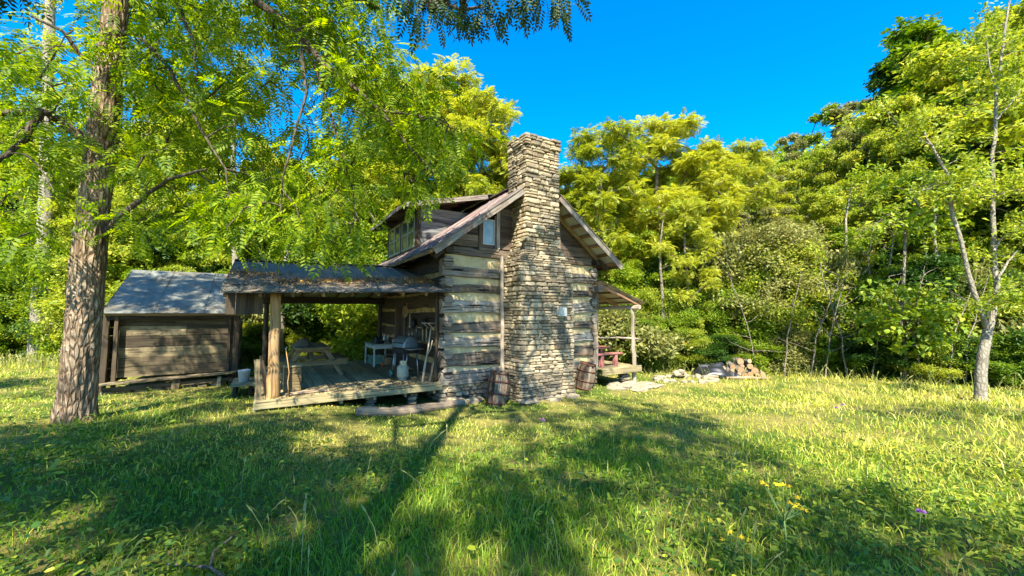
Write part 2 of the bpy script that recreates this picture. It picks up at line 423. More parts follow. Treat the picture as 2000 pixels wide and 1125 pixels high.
# gable wall logs (front) and chinking
gl = [(.445, .775), (.91, 1.28), (1.385, 1.65), (1.80, 2.06), (2.30, 2.63), (2.83, 3.05), (3.25, 3.56), (3.84, 4.10)]
def hewn(mb, p0, p1, lo, hi, depth, nout, seg=14, proud=.075):
    """a hewn log: flat faced, with an uneven lower and upper edge"""
    p0 = Vector(p0); p1 = Vector(p1); rings = []
    ph = rnd.random()*9
    for k in range(seg+1):
        t = k/seg; p = p0.lerp(p1, t)
        e1 = .022*math.sin(ph+t*7)+rnd.gauss(0, .009); e2 = .022*math.sin(ph*2+t*6)+rnd.gauss(0, .009)
        o = rnd.gauss(0, .006); z0 = lo+e1; z1 = hi+e2; c = .03
        def q(off, z): v = p+nout*(off+o+rnd.gauss(0, .004)); return Vector((v.x, v.y, z))
        rings.append([q(-depth, z0+c), q(-depth+c, z0), q(proud-c, z0), q(proud, z0+c*.8), q(proud+.004, (z0+z1)/2), q(proud, z1-c*.8), q(proud-c, z1), q(-depth+c, z1), q(-depth, z1-c)])
    mb.rings(rings)
mb = MB()
for lo, hi in gl:
    hewn(mb, (-.1, 0, 0), (GW+.1, 0, 0), lo, hi, .16, -Y_)
for lo, hi in gl: hewn(mb, (-.1, GL, 0), (GW+.1, GL, 0), lo, hi, .16, Y_)
mb.build('gable_log', M['log'], cabin)
# side walls: courses half a log higher, ends show at the corners
sl_ = [(.62, .95), (1.08, 1.42), (1.5, 1.84), (1.9, 2.34), (2.45, 2.86), (2.92, 3.3), (3.4, 3.86)]
mb = MB()
for lo, hi in sl_:
    hewn(mb, (0, .02, 0), (0, GL-.02, 0), lo, hi, .16, -X_, proud=.04)
for lo, hi in sl_:
    hewn(mb, (GW, .02, 0), (GW, GL-.02, 0), lo, hi, .16, X_, proud=.04)
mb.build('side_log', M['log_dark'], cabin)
for t0 in (0, GW):
    for lo, hi in sl_:
        for y0 in (-.13, GL-.1):
            mb = MB()
            sg = -1 if t0 == 0 else 1
            mb.beam((t0-sg*.06, y0+rnd.uniform(-.03, .03), (lo+hi)/2), (t0-sg*.06, y0+.3, (lo+hi)/2), .24, (hi-lo)*.62, jit=.016, cham=.28, seg=2, ends=.02)
            mb.build('log_end', M['log'], cabin)
# chinking: rough wall sheet behind the log faces
def rough_sheet(mb, o, ex, ez, nx, nz, nrm, amp, clip=None):
    P = [[Vector(o)+ex*(i/nx)+ez*(k/nz)+nrm*rnd.gauss(0, amp) for i in range(nx+1)] for k in range(nz+1)]
    b = len(mb.v)
    for r in P: mb.v += [tuple(p) for p in r]
    for k in range(nz):
        for i in range(nx):
            a = b+k*(nx+1)+i; mb.face((a, a+1, a+nx+2, a+nx+1), None, True)
mb = MB()
rough_sheet(mb, (.0, -.008, .35), X_*GW, Z_*3.6, 60, 50, -Y_, .006)
mb.build('chinking', M['chink'], cabin); mb = MB()
rough_sheet(mb, (.0, GL+.008, .35), X_*GW, Z_*3.6, 10, 10, Y_, .006)
mb.build('chinking', M['chink'], cabin)
mb = MB()
n_ = NT('dark_chinking'); ob_ = n_.coord('Object')
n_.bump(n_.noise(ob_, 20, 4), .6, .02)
M['chink2'] = n_.base(n_.ramp(n_.noise(ob_, 2.2, 5, .7), [(.35, (.16, .11, .045)), (.65, (.42, .31, .13))]), .95, 0, .1)  # darker, browner chinking for the side walls
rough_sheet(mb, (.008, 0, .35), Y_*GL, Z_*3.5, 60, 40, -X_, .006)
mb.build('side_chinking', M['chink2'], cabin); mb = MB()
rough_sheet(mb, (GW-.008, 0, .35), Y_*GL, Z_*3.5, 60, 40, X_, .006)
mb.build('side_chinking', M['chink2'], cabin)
# inner core so no light passes
mb = MB()
mb.poly([(.05, .1, .1), (GW-.05, .1, .1), (GW-.05, .1, 4.1), (GW/2, .1, 6.0), (.05, .1, 4.1)])
mb.poly([(.05, GL-.1, .1), (GW-.05, GL-.1, .1), (GW-.05, GL-.1, 4.1), (GW/2, GL-.1, 6.0), (.05, GL-.1, 4.1)])
mb.poly([(.05, .1, .1), (.05, GL-.1, .1), (.05, GL-.1, 4.1), (.05, .1, 4.1)])
mb.poly([(GW-.05, .1, .1), (GW-.05, GL-.1, .1), (GW-.05, GL-.1, 4.1), (GW-.05, .1, 4.1)])
mb.build('inner_wall', M['log_dark'], cabin)

# gable boards above the top log
for yy, sgn in ((-.03, 1), (GL+.03, -1)):
    mb = MB(); h = 4.11
    while h < 6.0:
        hh = .14+rnd.random()*.05; top = min(h+hh, 6.04)
        a = GW/2-(PK-.12-(h+hh*.5))/SL; b = GW-a
        a = max(a, -.02); b = min(b, GW+.02)
        if b-a > .1:
            w0 = sgn > 0 and h < 5.02
            spans = [(a, .98), (1.5, b)] if w0 and h > 4.14 else [(a, b)]
            for s0, s1 in spans:
                if s1-s0 > .05: mb.beam((s0, yy+rnd.gauss(0, .004), h+hh/2), (s1, yy, h+hh/2), .04, hh-.006, seg=5, jit=.004)
        h = top+.001
    mb.build('gable_board', M['gable'], cabin)
# gable windows, each side of the chimney
def window(parent, x0, x1, z0, z1, y, white=M['white'], glass=M['glass_pale'], side=.13, name='window', trim=M['gable']):
    m = MB()
    m.box(x0-side, y-.035, z0-.1, x0-.002, y+.02, z1+.12); m.box(x1+.002, y-.035, z0-.1, x1+side*.8, y+.02, z1+.12)
    m.box(x0-side, y-.05, z0-.18, x1+side, y+.03, z0-.1-.002)
    w_ = m.build(name, trim, parent)
    m = MB(); f = .032
    m.box(x0, y-.028, z0, x0+f, y-.002, z1); m.box(x1-f, y-.028, z0, x1, y-.002, z1)
    m.box(x0+f, y-.028, z0, x1-f, y-.002, z0+f); m.box(x0+f, y-.028, z1-f, x1-f, y-.002, z1)
    m.build('frame', white, w_)
    m = MB(); m.poly([(x0+f, y-.008, z0+f), (x1-f, y-.008, z0+f), (x1-f, y-.008, z1-f), (x0+f, y-.008, z1-f)])
    m.build('pane', glass, w_)
    return w_
window(cabin, 1.08, 1.44, 4.2, 4.92, -.055)
window(cabin, 3.36, 3.72, 4.2, 4.92, -.055)
# verticals beside the chimney
mb = MB()
mb.beam((1.67, -.15, .5), (1.63, -.15, 3.9), .09, .1, up=(0, 1, 0), seg=10, jit=.008, cham=.25)
mb.beam((1.55, -.09, 4.1), (1.55, -.09, 5.2), .1, .05, up=(0, 1, 0), seg=4, jit=.006)
mb.beam((.02, -.075, 4.1), (.02, -.075, 4.32), .14, .06, up=(0, 1, 0), seg=2, jit=.006)
mb.build('corner_post', M['trim'], cabin)
mb = MB()   # narrow shuttered opening at the right of the chimney
mb.box(3.86, -.1, 1.5, 3.96, -.055, 2.75); mb.box(3.97, -.09, 1.55, 4.13, -.055, 2.72); mb.box(4.14, -.1, 1.5, 4.24, -.055, 2.75); mb.box(3.82, -.105, 2.76, 4.28, -.05, 2.88)
mb.build('shutter', M['trim'], cabin)
mb = MB()
mb.beam((GW-.02, -.1, .45), (GW+.0, -.09, 2.3), .2, .06, up=(0, 1, 0), seg=6, jit=.012)
mb.box(GW-.1, -.35, 3.0, GW+.1, -.05, 3.2, jit=.012); mb.box(GW-.06, -.14, 2.46, GW+.14, -.02, 2.96, jit=.012)
mb.build('corner_board', M['log'], cabin)

# foundation stones
def stone_band(mb, o, ux, uy, L_, z0, z1, dep=.12, sc=1.0, base=None):
    h = z0
    while h < z1-.02:
        ch = rnd.uniform(.06, .15)*sc; ch = min(ch, z1-h); x = 0
        while x < L_-.01:
            w_ = min(rnd.uniform(.14, .45)*sc, L_-x)
            if L_-x-w_ < .06: w_ = L_-x
            o_ = rnd.uniform(-.015, .03)
            mb.stone(Vector(o)+ux*(x+w_/2)+Z_*(h+ch/2)+uy*(o_), ux, Z_, uy, w_/2-.003, ch/2-.002, dep, .07)
            x += w_
        h += ch
mb = MB()
stone_band(mb, (-.1, .1, -.25), X_, -Y_, GW+.2, 0, .68, .16)
stone_band(mb, (.1, .3, -.25), Y_, -X_, GL-.3, 0, .68, .14)
stone_band(mb, (GW-.1, .3, -.25), Y_, X_, GL-.3, 0, .66, .14)
mb.build('foundation', M['stone'], cabin)
mb = MB(); mb.box(.02, .02, -.3, GW-.02, .3, .42); mb.build('foundation_core', M['mortar'], cabin)

# chimney
def chim(h):
    def lerp(a, b, t): return a+(b-a)*max(0, min(1, t))
    k = (h-3.72)/.42
    fl = max(0, (.5-h)/.6)*.05
    c = 2.63
    hw = lerp(.9, .605, k)+fl - .02*max(0, (h-4.2)/3)
    f = lerp(.99, .78, (h-3.3)/1.0)+fl
    if h > 7.06: hw += .05; f += .05
    b = -.02 if h < 4.0 else -.16
    if h > 5.9: b = -.18
    return c-hw, c+hw, -f, -b
cs = MB(); core = MB()
h = -.2; HT = 7.32
while h < HT:
    ch = rnd.choice([rnd.uniform(.06, .1), rnd.uniform(.1, .17)])
    if h > 7.05: ch = .09
    a, b, f, bk = chim(h+ch/2)
    if bk > .03 and h < 5.3: bk = .03
    core.box(a+.05, f+.05, h, b-.05, bk, h+ch+.001, cham=.01, jit=0, seg=1)
    def run(o, ux, uy, L_, dep):
        x = 0
        while x < L_-.005:
            w_ = rnd.choice([rnd.uniform(.12, .25), rnd.uniform(.22, .55)])
            if L_-x-w_ < .09: w_ = L_-x
            parts = [(0, ch)] if ch < .1 or rnd.random() < .6 else [(0, ch*.45), (ch*.45, ch*.55)]
            for dz, hh in parts:
                cs.stone(Vector(o)+ux*(x+w_/2)+Z_*(dz+hh/2+rnd.gauss(0, .004))-uy*(dep*.85)+uy*rnd.uniform(-.012, .028), ux, Z_, uy, w_/2-.004, hh/2-.003, dep, .075)
            x += w_
    if h > HT-.1 and False: pass
    run((a, f, h), X_, -Y_, b-a, .075)
    run((a, f+.02, h), Y_, -X_, bk-f-.02, .075)
    run((b, f+.02, h), Y_, X_, bk-f-.02, .075)
    run((a, bk, h), X_, Y_, b-a, .075) if h > 5.2 else None
    h += ch
chimney = cs.build('chimney', M['stone'], cabin)
core.build('mortar_core', M['mortar'], chimney)
mb = MB()
v0 = -1.04
x0, x1, z0, z1 = 2.92, 3.2, 2.22, 2.46
mb.box(x0, v0-.05, z0, x1, v0+.06, z1, cham=.03, jit=0, seg=1)
vent = mb.build('vent_cover', M['white'], cabin)
mb = MB()
for k in range(6): mb.box(x0+.02, v0-.062, z0+.03+k*.033, x0+.16, v0-.051, z0+.048+k*.033, jit=0, seg=1, cham=.05)
mb.build('louver', M['offwhite'], vent)

# main roof: slopes with standing ribs, pale underside, purlins, rake boards
def ribbed(mb, A, B, C_, D, n, rib=.018, ribw=.03, thick=.0, flip=False):
    """metal sheet with ribs running from edge AB to edge DC (A-D, B-C are the rib directions)"""
    A, B, C_, D = map(Vector, (A, B, C_, D)); nrm = (B-A).cross(D-A).normalized()
    if nrm.z < 0: nrm = -nrm
    L_ = (B-A).length; prof = []
    for k in range(n+1):
        t = k/n
        prof += [(t-ribw/L_ if k else 0, 0), (t-ribw*.4/L_ if k else 0, rib), (t+ribw*.4/L_ if k < n else 1, rib), (t+ribw/L_ if k < n else 1, 0)]
    seg = 6; b = len(mb.v); m = len(prof)
    for s_ in range(seg+1):
        q = s_/seg
        for t, hgt in prof:
            w_ = rnd.gauss(0, .003)
            mb.v.append(tuple(A.lerp(B, t).lerp(D.lerp(C_, t), q)+nrm*(hgt+w_)))
    for s_ in range(seg):
        for i in range(m-1):
            a = b+s_*m+i; mb.face((a, a+1, a+m+1, a+m), None, False)
OV, EV = .72, .6   # rake overhang, eave overhang (in t)
def P(t, v, dz=0): return (t, v, roof_h(t)+dz)
mb = MB()
ribbed(mb, P(-EV, -OV), P(-EV, GL+.6), P(GW/2, GL+.6), P(GW/2, -OV), 22)
ribbed(mb, P(GW+EV, GL+.6), P(GW+EV, -OV), P(GW/2, -OV), P(GW/2, GL+.6), 22)
mb.beam((GW/2, -OV, PK+.02), (GW/2, GL+.6, PK+.02), .3, .03, up=(0, 0, 1))
roof = mb.build('roof', M['roof_red'], cabin)
mb = MB()
for s0, s1 in ((-EV+.01, GW/2), (GW+EV-.01, GW/2)):
    mb.poly([P(s0, -OV+.01, -.02), P(s0, GL+.59, -.02), P(s1, GL+.59, -.02), P(s1, -OV+.01, -.02)])
mb.build('roof_underside', M['roof_pale'], roof)
mb = MB()
for sg in (-1, 1):
    for k in range(9):
        d = .12+k*.37; t = GW/2+sg*d
        if abs(t-GW/2) > GW/2+EV-.05: continue
        mb.beam((t, -OV+.05, roof_h(t)-.055), (t, GL+.5, roof_h(t)-.055), .1, .05, jit=.003, up=(sg*SL, 0, 1))
mb.build('purlin', M['redwood'], roof)
mb = MB()
for sg in (-1, 1):
    for v_ in (-.12, 1.5, 3.2, 4.9, GL+.1):
        e = GW/2+sg*(GW/2+EV-.15)
        mb.beam((GW/2, v_, PK-.16), (e, v_, roof_h(e)-.16), .06, .13, jit=.004)
mb.build('rafter', M['rafter'], roof)
# rake boards: pale weathered, cut short at the chimney
for sg in (-1, 1):
    mb = MB()
    e = GW/2+sg*(GW/2+EV-.02); q = GW/2+sg*.64
    mb.beam((q, -OV-.015, roof_h(q)-.1), (e, -OV-.015, roof_h(e)-.1), .035, .17, jit=.004, seg=8)
    mb.beam((q, -OV-.02, roof_h(q)+.0), (e, -OV-.02, roof_h(e)+.0), .07, .03, jit=.003, seg=8)
    mb.build('rake_board', M['fascia'], roof)
mb = MB()
for sg in (-1, 1):
    e = GW/2+sg*(GW/2+EV-.03)
    mb.beam((e, -OV+.02, roof_h(e)-.07), (e, GL+.55, roof_h(e)-.07), .03, .1, jit=.003)
mb.build('eave_board', M['rafter'], roof)
mb = MB()    # plates under the eaves
mb.box(-.1, -.3, 3.87, .12, GL+.3, 4.05, jit=.01); mb.box(GW-.12, -.3, 3.87, GW+.1, GL+.3, 4.05, jit=.01)
mb.beam((-.4, -.25, 3.72), (-.05, -.2, 4.02), .1, .14); mb.beam((GW+.35, -.3, 3.76), (GW+.05, -.3, 4.0), .1, .12)
mb.build('wall_plate', M['log_dark'], cabin)

# dormer
dv0, dv1, dt = 2.5, 5.75, .08
def dorm_h(t): return 5.64+(t+.5)*.245
# side wall clapboards
for v_ in (dv0, dv1):
    dormer = MB()
    h = roof_h(dt)-.02
    while h < 5.72:
        hh = .115
        t1 = GW/2-(PK-h-.02)/SL+.06
        if h+hh > dorm_h(dt)-.08: t0 = max(dt, (h+hh+.08-5.64)/.245-.5)
        else: t0 = dt+.1
        if t1 > t0+.05: dormer.beam((t0, v_, h+hh/2), (min(t1, 2.5), v_, h+hh/2), .03, hh-.004, seg=4, jit=.003, cham=.2, up=(0, -.22 if v_ == dv0 else .22, 1))
        h += hh
    dorm = dormer.build('dormer_wall', M['clap'], cabin)
mb = MB()
mb.box(dt+.05, dv0+.03, 4.2, 2.4, dv0+.04, 5.75, jit=0); mb.build('dormer_lining', M['log_dark'], dorm)
mb = MB()
for v_ in (dv0, dv1): mb.box(dt-.06, v_-.05, roof_h(dt)-.1, dt+.1, v_+.09, dorm_h(dt)-.05, jit=.005)
mb.box(dt-.05, (dv0+dv1)/2-.06, roof_h(dt)-.1, dt+.06, (dv0+dv1)/2+.06, dorm_h(dt)-.05, jit=.005)
mb.box(dt-.05, dv0+.1, 5.52, dt+.06, dv1-.1, 5.72); mb.box(dt-.05, dv0+.1, roof_h(dt)-.12, dt+.07, dv1-.1, roof_h(dt)+.05)
mb.build('dormer_post', M['log_dark'], dorm)
for v_a, v_b in ((dv0+.12, (dv0+dv1)/2-.08), ((dv0+dv1)/2+.08, dv1-.08)):
    m = MB(); z0, z1 = 4.43, 5.5; xx = dt-.035
    def bar(y0, za, y1, zb, dx=.0): m.box(xx-.02-dx, y0, za, xx+.01, y1, zb, jit=.002, cham=.05)
    bar(v_a, z0, v_a+.07, z1); bar(v_b-.07, z0, v_b, z1); bar(v_a+.07, z0, v_b-.07, z0+.07); bar(v_a+.07, z1-.07, v_b-.07, z1)
    mm = (v_a+v_b)/2; bar(mm-.07, z0+.07, mm+.07, z1-.07)
    for q0, q1 in ((v_a+.07, mm-.07), (mm+.07, v_b-.07)):
        bar(q0, (z0+z1)/2-.03, q1, (z0+z1)/2+.03)
    wn_ = m.build('dormer_window', M['winpaint'], cabin)
    m2 = MB(); m2.poly([(xx, v_a+.05, z0+.05), (xx, v_b-.05, z0+.05), (xx, v_b-.05, z1-.05), (xx, v_a+.05, z1-.05)]); m2.build('pane', M['glass'], wn_)
mb = MB()
t0, t1 = -.52, GW/2-.02
ribbed(mb, (t0, dv0-.5, dorm_h(t0)), (t0, dv1+.5, dorm_h(t0)), (t1, dv1+.5, dorm_h(t1)), (t1, dv0-.5, dorm_h(t1)), 12)
dr = mb.build('dormer_roof', M['roof_red'], cabin)
mb = MB()
for v_ in (dv0-.5, dv1+.5): mb.beam((t0, v_, dorm_h(t0)-.075), (t1-.25, v_, dorm_h(t1-.25)-.075), .035, .14, jit=.004)
mb.beam((t0-.01, dv0-.5, dorm_h(t0)-.075), (t0-.01, dv1+.5, dorm_h(t0)-.075), .03, .12)
mb.build('fascia', M['fascia'], dr)
mb = MB(); mb.poly([(t0, dv0-.48, dorm_h(t0)-.03), (t1, dv0-.48, dorm_h(t1)-.03), (t1, dv1+.48, dorm_h(t1)-.03), (t0, dv1+.48, dorm_h(t0)-.03)])
for k in range(7): v_ = dv0-.3+k*.6; mb.beam((t0+.03, v_, dorm_h(t0)-.1), (1.6, v_, dorm_h(1.6)-.1), .05, .11)
mb.build('soffit', M['gable'], dr)

# door in the side wall, under the deck roof
mb = MB()
mb.box(-.11, 3.1, .5, -.05, 3.22, 2.5); mb.box(-.11, 4.08, .5, -.05, 4.2, 2.5); mb.box(-.11, 3.1, 2.505, -.05, 4.2, 2.66)
dfr = mb.build('door_frame', M['gable'], cabin)
mb = MB()
for k in range(6): mb.box(-.085, 3.225+k*.143, .52, -.055, 3.225+k*.143+.138, 2.49)
mb.box(-.1, 3.25, .9, -.086, 4.05, 1.02); mb.box(-.1, 3.25, 2.0, -.086, 4.05, 2.12)
dd = mb.build('door', M['log_dark'], cabin)
mb = MB(); mb.tube([(-.1, 3.32, 1.4), (-.15, 3.32, 1.43), (-.15, 3.32, 1.55), (-.1, 3.32, 1.58)], .012, 6); mb.build('handle', M['black'], dd)

# right porch
pr = MB()
e0, e1, h0, h1 = GW-.05, GW+2.1, 3.36, 2.66
pz = lambda t: h0+(h1-h0)*(t-e0)/(e1-e0)
ribbed(pr, (e1, GL+.1, h1), (e1, -.42, h1), (e0, -.42, h0), (e0, GL+.1, h0), 20, .014)
po = pr.build('porch_roof', M['roof_red'], cabin)
mb = MB(); mb.poly([(e0, -.41, h0-.018), (e1-.01, -.41, h1-.018), (e1-.01, GL+.08, h1-.018), (e0, GL+.08, h0-.018)]); mb.build('porch_roof_underside', M['roof_pale'], po)
mb = MB()
for v_ in (-.3, .75, 1.8, 2.9, 4.0, 5.1, 6.2): mb.beam((e0, v_, h0-.12), (e1-.1, v_, pz(e1-.1)-.12), .06, .11, jit=.006)
for t in (e0+.35, e0+.95, e0+1.5, e0+1.95): mb.beam((t, -.35, pz(t)-.045), (t, GL, pz(t)-.045), .08, .035)
mb.build('rafter', M['redwood'], po)
mb = MB()
mb.tube([(e1-.4, -.5, pz(e1)-.15), (e1-.4, 3, pz(e1)-.15), (e1-.4, GL, pz(e1)-.15)], [.07, .065, .06], 8, jit=.04)
mb.build('porch_beam', M['palepost'], cabin)
def round_post(name, t, v, z0, z1, r0, r1, mat, parent, lean=(0, 0), wob=.02):
    m = MB(); pts = []; rr = []
    for k in range(13):
        q = k/12; pts.append((t+lean[0]*q+rnd.gauss(0, wob*.5), v+lean[1]*q+rnd.gauss(0, wob*.5), z0+(z1-z0)*q)); rr.append((r0+(r1-r0)*q)*(1+rnd.gauss(0, .05)))
    m.tube(pts, rr, 10, jit=.03); return m.build(name, mat, parent)
for v_ in (-.15, 3.1, 6.2): round_post('porch_post', GW+1.78, v_, -.3, 2.5, .075, .065, M['palepost'], cabin, (-.06, 0), .018)
mb = MB()
for k in range(12): mb.box(GW+.05+k*.15, -.3, .47, GW+.05+k*.15+.144, GL, .505, jit=.003)
mb.box(GW+.05, -.36, .3, GW+1.9, -.31, .46, jit=.004); mb.box(GW+.05, -.345, .468, GW+1.92, -.31, .51, jit=.004); mb.box(GW+1.8, -.3, .3, GW+1.86, GL, .46)
mb.box(GW+.05, GL-.1, .3, GW+1.8, GL-.04, .46)
mb.build('porch_floor', M['deck'], cabin)
mb = MB()
mb.tube([(GW+1.0, -.05, 1.48), (GW+1.8, -.14, 1.42), (GW+2.1, -.18, 1.38)], [.03, .035, .03], 7, jit=.1)
mb.tube([(GW+.1, .0, 1.5), (GW+1.1, -.02, 1.46)], [.022, .026], 7, jit=.1)
mb.build('porch_rail', M['palepost'], cabin)
mb = MB(); h = -.3
while h < .3:
    hh = rnd.uniform(.05, .1); mb.stone((GW+1.35+rnd.gauss(0, .04), -.05+rnd.gauss(0, .03), h+hh/2), X_, Y_, Z_, rnd.uniform(.15, .24), .16, hh/2, .15); h += hh
mb.build('stone_pier', M['stone'], cabin)

# ------------------------------------------------------------------ covered deck (attached roof on posts between cabin and shed)
deck = empty('covered_deck', (HX, HY, .08), HR, 'open timber deck under a low dark metal roof beside the cabin', 'covered deck')
mb = MB(); k = 0; t = -4.0
while t < -.06:
    w_ = .142; 
    mb.beam((t+w_/2, -.02+rnd.uniform(-.015, .015), .452), (t+w_/2, 5.85+rnd.uniform(-.03, .03), .452+rnd.gauss(0, .002)), w_-.008, .035, jit=.002, cham=.1, seg=8); t += w_+.002
mb.beam((-4.02, -.09, .452), (-.1, -.09, .462), .125, .035, seg=6, jit=.003)
mb.build('floor', M['deck'], deck)
mb = MB()
mb.beam((-4.05, -.13, .37), (-.1, -.13, .375), .05, .12, seg=5, jit=.004); mb.box(-4.06, -.1, .25, -4.0, 5.85, .43); mb.box(-4.0, 5.8, .25, -.05, 5.85, .43)
for k in range(6): mb.box(-3.9+k*.72, -.05, .22, -3.84+k*.72, 5.75, .425)
mb.build('rim_joist', M['deck'], deck)
for t_, v_ in ((-3.95, .06), (-1.75, .2), (-.75, .2), (-3.95, 3), (-2, 3), (-3.95, 5.7), (-2, 5.7)):
    mb = MB(); zz = -.2+g(*H2W(t_, v_)[:2])
    while zz < .24:
        hh = rnd.uniform(.07, .12); mb.stone((t_+rnd.gauss(0, .02), v_+rnd.gauss(0, .02), zz+hh/2), X_, Y_, Z_, .11, .11, hh/2, .14); zz += hh
    mb.build('pier', M['stone'], deck)
DT0 = -4.65
def dk(t, v):   # deck roof: ridge along t at v=3.1
    s = (t-DT0)/(0-DT0); e = 2.62+.15*s; r_ = 3.62+.1*s
    return r_-(r_-e)*abs(v-3.1)/3.55
mb = MB()
ribbed(mb, (DT0, -.45, dk(DT0, -.45)), (.03, -.45, dk(0, -.45)), (-.02, 3.1, dk(0, 3.1)), (DT0, 3.1, dk(DT0, 3.1)), 15, .016, .03)
ribbed(mb, (DT0, 6.6, dk(DT0, 6.6)), (.0, 6.6, dk(0, 6.6)), (-.02, 3.1, dk(0, 3.1)), (DT0, 3.1, dk(DT0, 3.1)), 15, .016, .03)
mb.beam((DT0, 3.1, dk(DT0, 3.1)+.02), (0, 3.1, dk(0, 3.1)+.02), .25, .03)
droof = mb.build('roof', M['roof_dark'], deck)
mb = MB()
for v0_, v1_ in ((-.44, 3.1), (6.58, 3.1)):
    mb.poly([(DT0, v0_, dk(DT0, v0_)-.02), (0, v0_, dk(0, v0_)-.02), (0, v1_, dk(0, v1_)-.02), (DT0, v1_, dk(DT0, v1_)-.02)])
mb.build('roof_underside', M['roof_pale'], droof)
mb = MB()
t = DT0+.06
while t < 0:
    for s_ in (-1, 1):
        e = 3.1+s_*3.42; mb.beam((t, e, dk(t, e)-.09), (t, 3.1, dk(t, 3.1)-.09), .05, .1)
    t += .57
mb.build('rafter', M['rafter'], droof)
mb = MB()
for v_ in (-.3, .5, 1.3, 2.1, 2.9, 3.6, 4.6, 5.6, 6.5): mb.beam((DT0, v_, dk(DT0, v_)-.035), (0, v_, dk(0, v_)-.035), .09, .022)
mb.build('lath', M['rafter'], droof)
mb = MB()
mb.beam((DT0+.1, .2, 2.72), (-.06, .2, 2.85), .14, .17, seg=8, jit=.008); mb.beam((DT0+.1, 5.9, 2.66), (-.06, 5.9, 2.7), .15, .24, seg=8, jit=.01)
mb.beam((-3.9, .2, 2.78), (-3.9, 5.9, 2.72), .12, .14); mb.build('beam', M['log_dark'], deck)
round_post('post', -3.72, .2, -.1, 2.66, .125, .1, M['post'], deck, (-.02, 0), .012)
round_post('post', -3.9, 5.9, -.1, 2.6, .08, .075, M['log_dark'], deck)
round_post('post', -.16, .14, .45, 2.74, .05, .045, M['log_dark'], deck)
round_post('post', -.2, 5.9, -.1, 2.6, .08, .075, M['log_dark'], deck)
mb = MB()     # hanging board panel under the roof's outer end
for k in range(4): mb.box(-4.6+k*.16, .22, 2.2, -4.6+k*.16+.156, .25, 2.66)
mb.build('end_panel', M['log_dark'], deck)

# ------------------------------------------------------------------ board shed
shed = empty('board_shed', (HX, HY, 0), HR, 'old board shed under a blue grey metal roof behind the big tree', 'shed')
a0, a1, s0, s1 = -7.75, -4.75, 6.35, 8.9
se0, se1, sv0, sv1 = -7.85, -4.35, 6.0, 8.8
mb = MB()
for k, (q0, q1) in enumerate(((se0, -6.72), (-6.75, -5.55), (-5.58, se1))):
    dz = .006*(k % 2)
    ribbed(mb, (q0, sv0, 2.3+dz), (q1, sv0, 2.3+dz), (q1, sv1, 3.8+dz), (q0, sv1, 3.8+dz), 1, .014, .02)
ribbed(mb, (se0, 11.4, 2.3), (se1, 11.4, 2.3), (se1, sv1, 3.79), (se0, sv1, 3.79), 3, .012, .02)
sroof = mb.build('roof', M['roof_blue'], shed)
mb = MB()
mb.beam((se0+.1, sv0+.1, 2.27), (se1-.1, sv0+.1, 2.27), .06, .08)
for t in (-7.7, -6.9, -6.1, -5.3, -4.6): mb.beam((t, sv0+.08, 2.26), (t, sv1, 3.72), .05, .1)
mb.build('rafter', M['rafter'], sroof)
zb = g(*H2W(-6.2, 6.4)[:2])
mb = MB(); h = .42
for hh in (.3, .27, .3, .33, .3, .3):
    q = rnd.uniform(-6.6, -5.6)
    mb.beam((a0+.1, s0+.05, h+hh/2), (q, s0+.05, h+hh/2), .03, hh-.012, seg=5, jit=.004); mb.beam((q+.006, s0+.05, h+hh/2), (a1-.05, s0+.05, h+hh/2), .03, hh-.012, seg=5, jit=.004)
    h += hh
h = .2
while h < 2.1:
    mb.beam((a0, s0, h+.12), (a0, 11, h+.12), .03, .23); mb.beam((a1, s0, h+.12), (a1, 11, h+.12), .03, .23); mb.beam((a0, 11, h+.12), (a1, 11, h+.12), .03, .23); h += .24
mb.poly([(a0, s0, 2.1), (a0, sv1, 3.7), (a0, 11, 2.3)]); mb.poly([(a1, s0, 2.1), (a1, sv1, 3.7), (a1, 11, 2.3)])
mb.build('wall', M['shed'], shed)
mb = MB()
for t, w_ in ((a0-.02, .16), (a0+.2, .09), (a1+.05, .16), (a1-.14, .07)):
    mb.beam((t, s0-.12, -.1), (t, s0-.12, 2.24), w_, .12, up=(0, 1, 0), jit=.008)
mb.beam((a0, s0-.1, 2.18), (a1, s0-.1, 2.2), .1, .14, jit=.006)
mb.build('post', M['log_dark'], shed)
mb = MB()
mb.beam((a0-.05, s0-.28, .3), (a1+.1, s0-.28, .42), .42, .05, jit=.006); mb.beam((a0-.02, s0-.3, .14), (a1, s0-.3, .2), .06, .12, jit=.006)
for t in (-6.2, -6.1, -5.1): mb.beam((t, s0-.34, -.1), (t+.03, s0-.34, .3), .1, .08, up=(0, 1, 0))
mb.build('sill_shelf', M['shed'], shed)
mb = MB()
for k in range(9): mb.stone((a0+.1+k*.36, s0-.1+rnd.gauss(0, .05), 0), X_, Y_, Z_, .16, .14, .1, .2)
mb.build('foundation', M['stone'], shed)

# plank walkway between shed and deck
walk = empty('plank_walkway', (HX, HY, 0), HR, 'low plank step bridging the shed and the deck', 'walkway')
mb = MB()
for k in range(5): mb.box(-4.66, 3.6+k*.3, .3, -4.1, 3.88+k*.3, .34)
mb.build('plank', M['deck'], walk)
mb = MB(); mb.box(-4.6, 3.6, .05, -4.52, 5.05, .295); mb.box(-4.24, 3.6, .05, -4.16, 5.05, .295); mb.build('support', M['log_dark'], walk)
# ------------------------------------------------------------------ things on and around the cabin
def T(name, t, v, z, label, cat, group=None, rz=0):
    p = H2W(t, v); return empty(name, (p.x, p.y, z), HR+rz, label, cat, group)
DZ = .552
